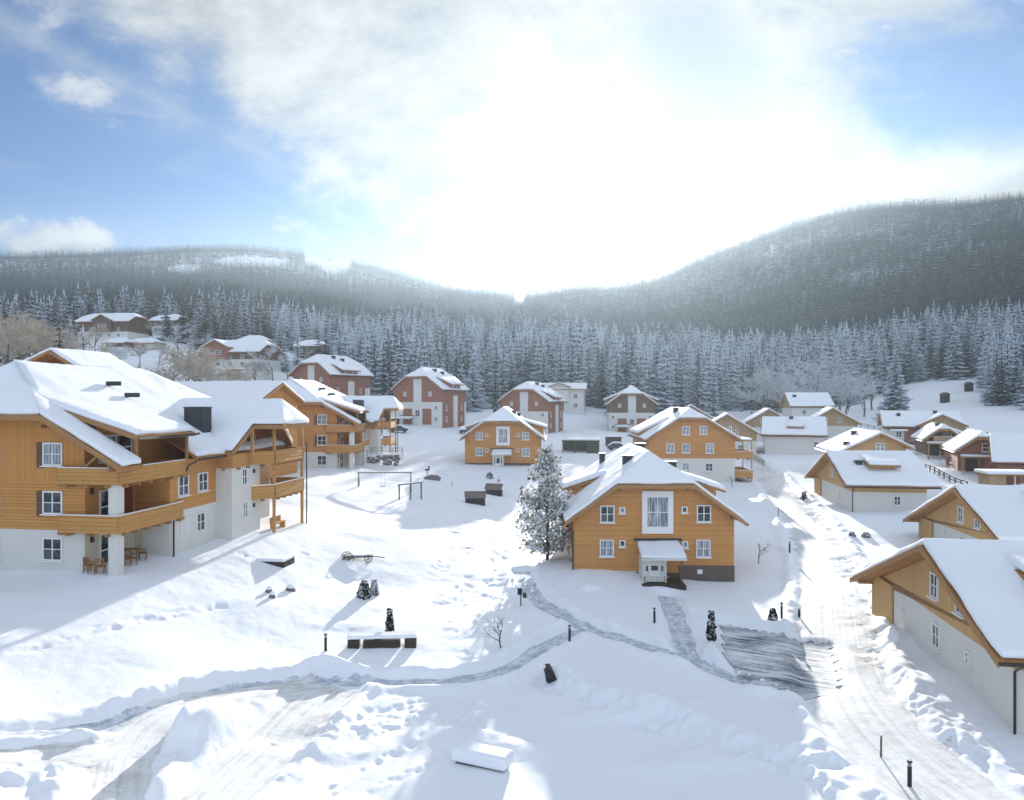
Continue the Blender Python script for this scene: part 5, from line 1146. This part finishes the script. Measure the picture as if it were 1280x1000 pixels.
# boulder retaining wall with railing beside the second apartment building
def boulder_wall():
    x, y = at(476, 118); z = gz(x, y); t = thing('boulder_wall', 'snow dusted boulder retaining wall beside the second apartment building', 'retaining wall', (x, y, z), -.05); r = random.Random(3); vs, m, s_ = None, MB(), MB()
    for k in range(46):
        a = r.uniform(-3.2, 3.2); zz = r.uniform(-.2, 1.2); yy = zz * .6 + r.uniform(-.1, .1); q = r.uniform(.18, .34)
        m.tube([(a - q, yy, zz), (a, yy + r.uniform(-.05, .05), zz + r.uniform(-.03, .06)), (a + q, yy, zz)], q * .85, 6); s_.box(a - q * .8, a + q * .8, yy - q * .3, yy + q * .6, zz + q * .7, zz + q * .98)
    m.build('stone_face', 'stone', t, bevel=.05); s_.build('snow_patch', 'roof_snow', t, bevel=.04); MB().box(-3.4, 3.6, .7, 3.0, .6, 1.55).build('snow_cap', 'roof_snow', t, bevel=.15)
    f = thing('railing', 'thin wooden railing on top of the boulder retaining wall', 'railing', (x, y + 1.2, z + 1.5), -.05)
    for k in range(5): MB().bar((-3.2 + 1.6 * k, 0, -.2), (-3.2 + 1.6 * k, 0, 1.0), .09).build('post', 'grey_wood', f)
    mm = MB(); mm.bar((-3.2, 0, .95), (3.2, 0, .95), .07); mm.bar((-3.2, 0, .55), (3.2, 0, .55), .05); mm.build('rail', 'grey_wood', f)
boulder_wall()
def carport(u, d, wd, dep, ht, label, walls='green_board', name='carport'):
    x, y = at(u, d); z = gz(x, y); t = thing(name, label, name, (x, y, z), -.1); a = wd / 2
    MB().box(-a, a, 0, dep, ht, ht + .2).build('roof', 'dark_wood', t); MB().box(-a - .05, a + .05, -.05, dep + .05, ht + .2, ht + .6).build('roof_snow', 'roof_snow', t, bevel=.12)
    for X_ in (-a + .2, -a * .3, a * .35, a - .2): MB().bar((X_, .15, -1), (X_, .15, ht), .18).build('post', 'brown_h', t)
    MB().box(-a + .1, a - .1, dep - .2, dep, -1, ht).build('back_wall', walls, t); MB().box(a * .36, a - .1, .2, .35, -1, ht - .3).build('front_wall', walls, t)
    return t
carport(726, 150, 7.5, 4.5, 2.3, 'dark open carport with flat snow roof behind the near house')
carport(767, 165, 3.6, 3, 2.0, 'small snowy entrance shelter in front of the hazy grey house', 'brown_h', 'shelter')
carport(485, 172, 3.8, 3.5, 2.2, 'dark snow roofed shelter left of the red and white house', 'brown_h', 'shelter')
x, y = at(1259, 90); z = gz(x, y); t = thing('wooden_shed', 'yellow wooden shed with flat snow roof and open red front at the right edge', 'shed', (x, y, z), -.12)
MB().box(-2.0, -.1, 0, 2.6, -1, 2.1).build('wall', 'pale_wood', t); MB().box(-.1, 2.6, 2.2, 2.6, -1, 2.1).build('back_wall', 'red_h', t); MB().box(-2.3, 3, -.3, 3, 2.1, 2.26).build('roof', 'soffit', t); MB().box(-2.35, 3.05, -.35, 3.05, 2.27, 2.65).build('roof_snow', 'roof_snow', t, bevel=.12)
for X_ in (.9, 2.4): MB().bar((X_, .1, -1), (X_, .1, 2.1), .14).build('post', 'white_wood', t)
# fences
def fence(pts, label, h_=1.0, gap=1.8, wood='grey_wood', pick=False):
    q = [Vector((*ground_xy(u, v), 0)) for u, v in pts]; o0 = q[0]; t = thing('fence', label, 'fence', (o0.x, o0.y, gz(o0.x, o0.y))); rl = MB(); pts3 = []
    for a, b in zip(q[:-1], q[1:]):
        n = max(1, int((b - a).length / gap)); pts3 += [a + (b - a) * k / n for k in range(n)]
    pts3.append(q[-1]); loc_ = [(p_.x - o0.x, p_.y - o0.y, gz(p_.x, p_.y) - t.location.z) for p_ in pts3]
    for a in loc_: MB().bar((a[0], a[1], a[2] - .3), (a[0], a[1], a[2] + h_), .12).build('post', wood, t)
    for a, b in zip(loc_[:-1], loc_[1:]):
        for f_ in (.5, .9): rl.bar((a[0], a[1], a[2] + h_ * f_), (b[0], b[1], b[2] + h_ * f_), .06, .1)
    rl.build('rail', wood, t); sn = MB()
    for a in loc_: sn.box(a[0] - .08, a[0] + .08, a[1] - .08, a[1] + .08, a[2] + h_, a[2] + h_ + .1)
    sn.build('snow_cap', 'roof_snow', t)
fence([(1157, 590), (1180, 598), (1209, 609)], 'dark garden fence in front of the two dark chalets', .9, 1.3, 'dark_wood'); fence([(932, 570), (945, 577), (955, 583)], 'thin wooden fence left of the upper road before the far chalets', 1.2, 1.5); fence([(905, 590), (928, 592), (940, 600)], 'dark snowy fence below the balcony house', 1.0, 1.6, 'dark_wood')
fence([(1060, 530), (1085, 535), (1108, 540)], 'low fence behind the far gabled chalet', .9, 2.2)
x, y, z = gput(1193, 586); t = thing('garden_swing', 'small frame swing chair in the garden before the dark chalets', 'garden swing', (x, y, z))
for sx in (-.9, .9):
    MB().bar((sx, -.4, -.2), (sx, 0, 1.6), .08).build('leg', 'black', t); MB().bar((sx, .4, -.2), (sx, 0, 1.6), .08).build('leg', 'black', t)
MB().bar((-1, 0, 1.6), (1, 0, 1.6), .08).build('crossbar', 'black', t); MB().box(-.7, .7, -.25, .25, .5, .6).build('seat', 'black', t); MB().box(-.7, .7, -.2, .2, .61, .75).build('snow_cap', 'roof_snow', t)
for u, v, lb in [(1181, 503, 'tiny dark hut on the snowy meadow nearer of the two'), (1211, 489, 'tiny dark hut higher on the snowy meadow')]:
    x, y, z = gput(u, v, 100, 500); t = thing('field_hut', lb, 'hut', (x, y, z)); MB().box(-1, 1, -1, 1, -1, 2.4).build('wall', 'dark_wood', t); MB().prism([(-1.3, -1.3, 2.4), (1.3, -1.3, 2.4), (0, -1.3, 3.2)], (0, 2.6, 0)).build('roof', 'slate', t)
# snowed-in cars
def car(u, d, rz, label):
    x, y = at(u, d); z = gz(x, y); t = thing('parked_car', label, 'car', (x, y, z + .05), rz, 'snowed in cars')
    prof = [(-2.1, .35), (-2.15, .8), (-1.6, .95), (-1.0, 1.42), (.5, 1.45), (1.15, .98), (2.05, .8), (2.15, .4)]
    MB().prism([(a, -.85, b) for a, b in prof], (0, 1.7, 0)).build('body', 'car_paint', t, bevel=.08)
    MB().prism([(-.95, -.87, 1.36), (.45, -.87, 1.38), (.95, -.87, 1.02), (-1.35, -.87, 1.0)], (0, 1.74, 0)).build('window', 'glass', t)
    MB().prism([(-2.0, -.8, .9), (-1.6, -.8, 1.0), (-1.0, -.8, 1.47), (.5, -.8, 1.5), (1.15, -.8, 1.03), (2.05, -.8, .85), (2.0, -.8, 1.1), (1.1, -.8, 1.3), (.4, -.8, 1.78), (-1.0, -.8, 1.76), (-1.8, -.8, 1.25)], (0, 1.6, 0)).build('snow_cap', 'roof_snow', t, bevel=.08)
    for X_ in (-1.35, 1.35):
        for Y_ in (-.8, .8): MB().tube([(X_, Y_ - .1, .32), (X_, Y_ + .1, .32)], .33, 12).build('wheel', 'tyre', t)
car(498, 168, .2, 'snow covered dark car parked beside the shelter by the red and white house'); car(472, 175, .4, 'dark car under thick snow left of the shelter near the red and white house'); car(772, 158, -.2, 'dark snowed in car beside the flat roofed carport'); car(583, 178, 1.2, 'dark snowed in car right of the red and white house')
# chairs and tables on the apartment terrace
def garden_chair(parent_loc, rz, label):
    t = thing('garden_chair', label, 'chair', parent_loc, rz, 'cane chairs on the terrace')
    for X_ in (-.24, .24):
        for Y_ in (-.22, .22): MB().bar((X_, Y_, 0), (X_, Y_, .44 if Y_ < 0 else .95), .055).build('leg', 'cane', t)
    MB().box(-.28, .28, -.26, .26, .42, .48).build('seat', 'cane', t); m = MB()
    for k in range(5): m.bar((-.2 + .1 * k, .23, .48), (-.2 + .1 * k, .25, .92), .035)
    m.box(-.28, .28, .2, .26, .88, .96); m.build('backrest', 'cane', t)
    for X_ in (-.27, .27): MB().bar((X_, -.24, .66), (X_, .24, .68), .06).build('armrest', 'cane', t)
gl = lambda X_, Y_: (wpt(ap1, X_, Y_)[0], wpt(ap1, X_, Y_)[1], gz(*wpt(ap1, X_, Y_)[:2]) + .02)
for X_, Y_, rz, lb in [(-2.0, .15, 2.6, 'cane chair farthest left beside the white corner pier'), (-1.25, .1, 3.4, 'cane chair against the left face of the white corner pier'), (-.75, 2.3, 1.2, 'cane chair right of the white corner pier in front of the terrace door'), (-.9, 3.7, 1.9, 'cane chair farthest right on the apartment terrace')]: garden_chair(gl(X_, Y_), rz, lb)
x, y, z = gl(-1.5, 3.0); t = thing('garden_table', 'small wooden table among the cane chairs on the terrace', 'table', (x, y, z)); MB().box(-.5, .5, -.4, .4, .7, .75).build('table_top', 'cane', t)
for X_ in (-.42, .42):
    for Y_ in (-.33, .33): MB().bar((X_, Y_, 0), (X_, Y_, .7), .06).build('leg', 'cane', t)
x, y, z = gl(2.0, 17.2); t = thing('garden_bench', 'pale wooden bench under the far balcony of the large apartment building', 'bench', (x, y, z), 1.4); MB().box(-.9, .9, -.25, .25, .42, .5).build('seat', 'balcony_wood', t); MB().box(-.9, .9, .2, .27, .5, .95).build('backrest', 'balcony_wood', t)
for X_ in (-.8, .8): MB().box(X_ - .05, X_ + .05, -.22, .24, -.2, .42).build('leg', 'balcony_wood', t)
# ------------------------------------------------------------------ air
HAZE = 1
if HAZE:
    hz = MB().box(-2300, 2300, -30, 2150, -12, 405).build('haze', 'snow'); hz['kind'] = 'stuff'
    hm = bpy.data.materials.new('haze'); hm.use_nodes = True; X.nt = hm.node_tree; X.nt.nodes.clear()
    vp = X.nt.nodes.new('ShaderNodeVolumePrincipled'); ho = X.nt.nodes.new('ShaderNodeOutputMaterial'); X.nt.links.new(vp.outputs[0], ho.inputs['Volume'])
    vp.inputs['Color'].default_value = (.66, .82, .96, 1); vp.inputs['Density'].default_value = .00017; vp.inputs['Anisotropy'].default_value = .54
    hz.data.materials.clear(); hz.data.materials.append(hm)
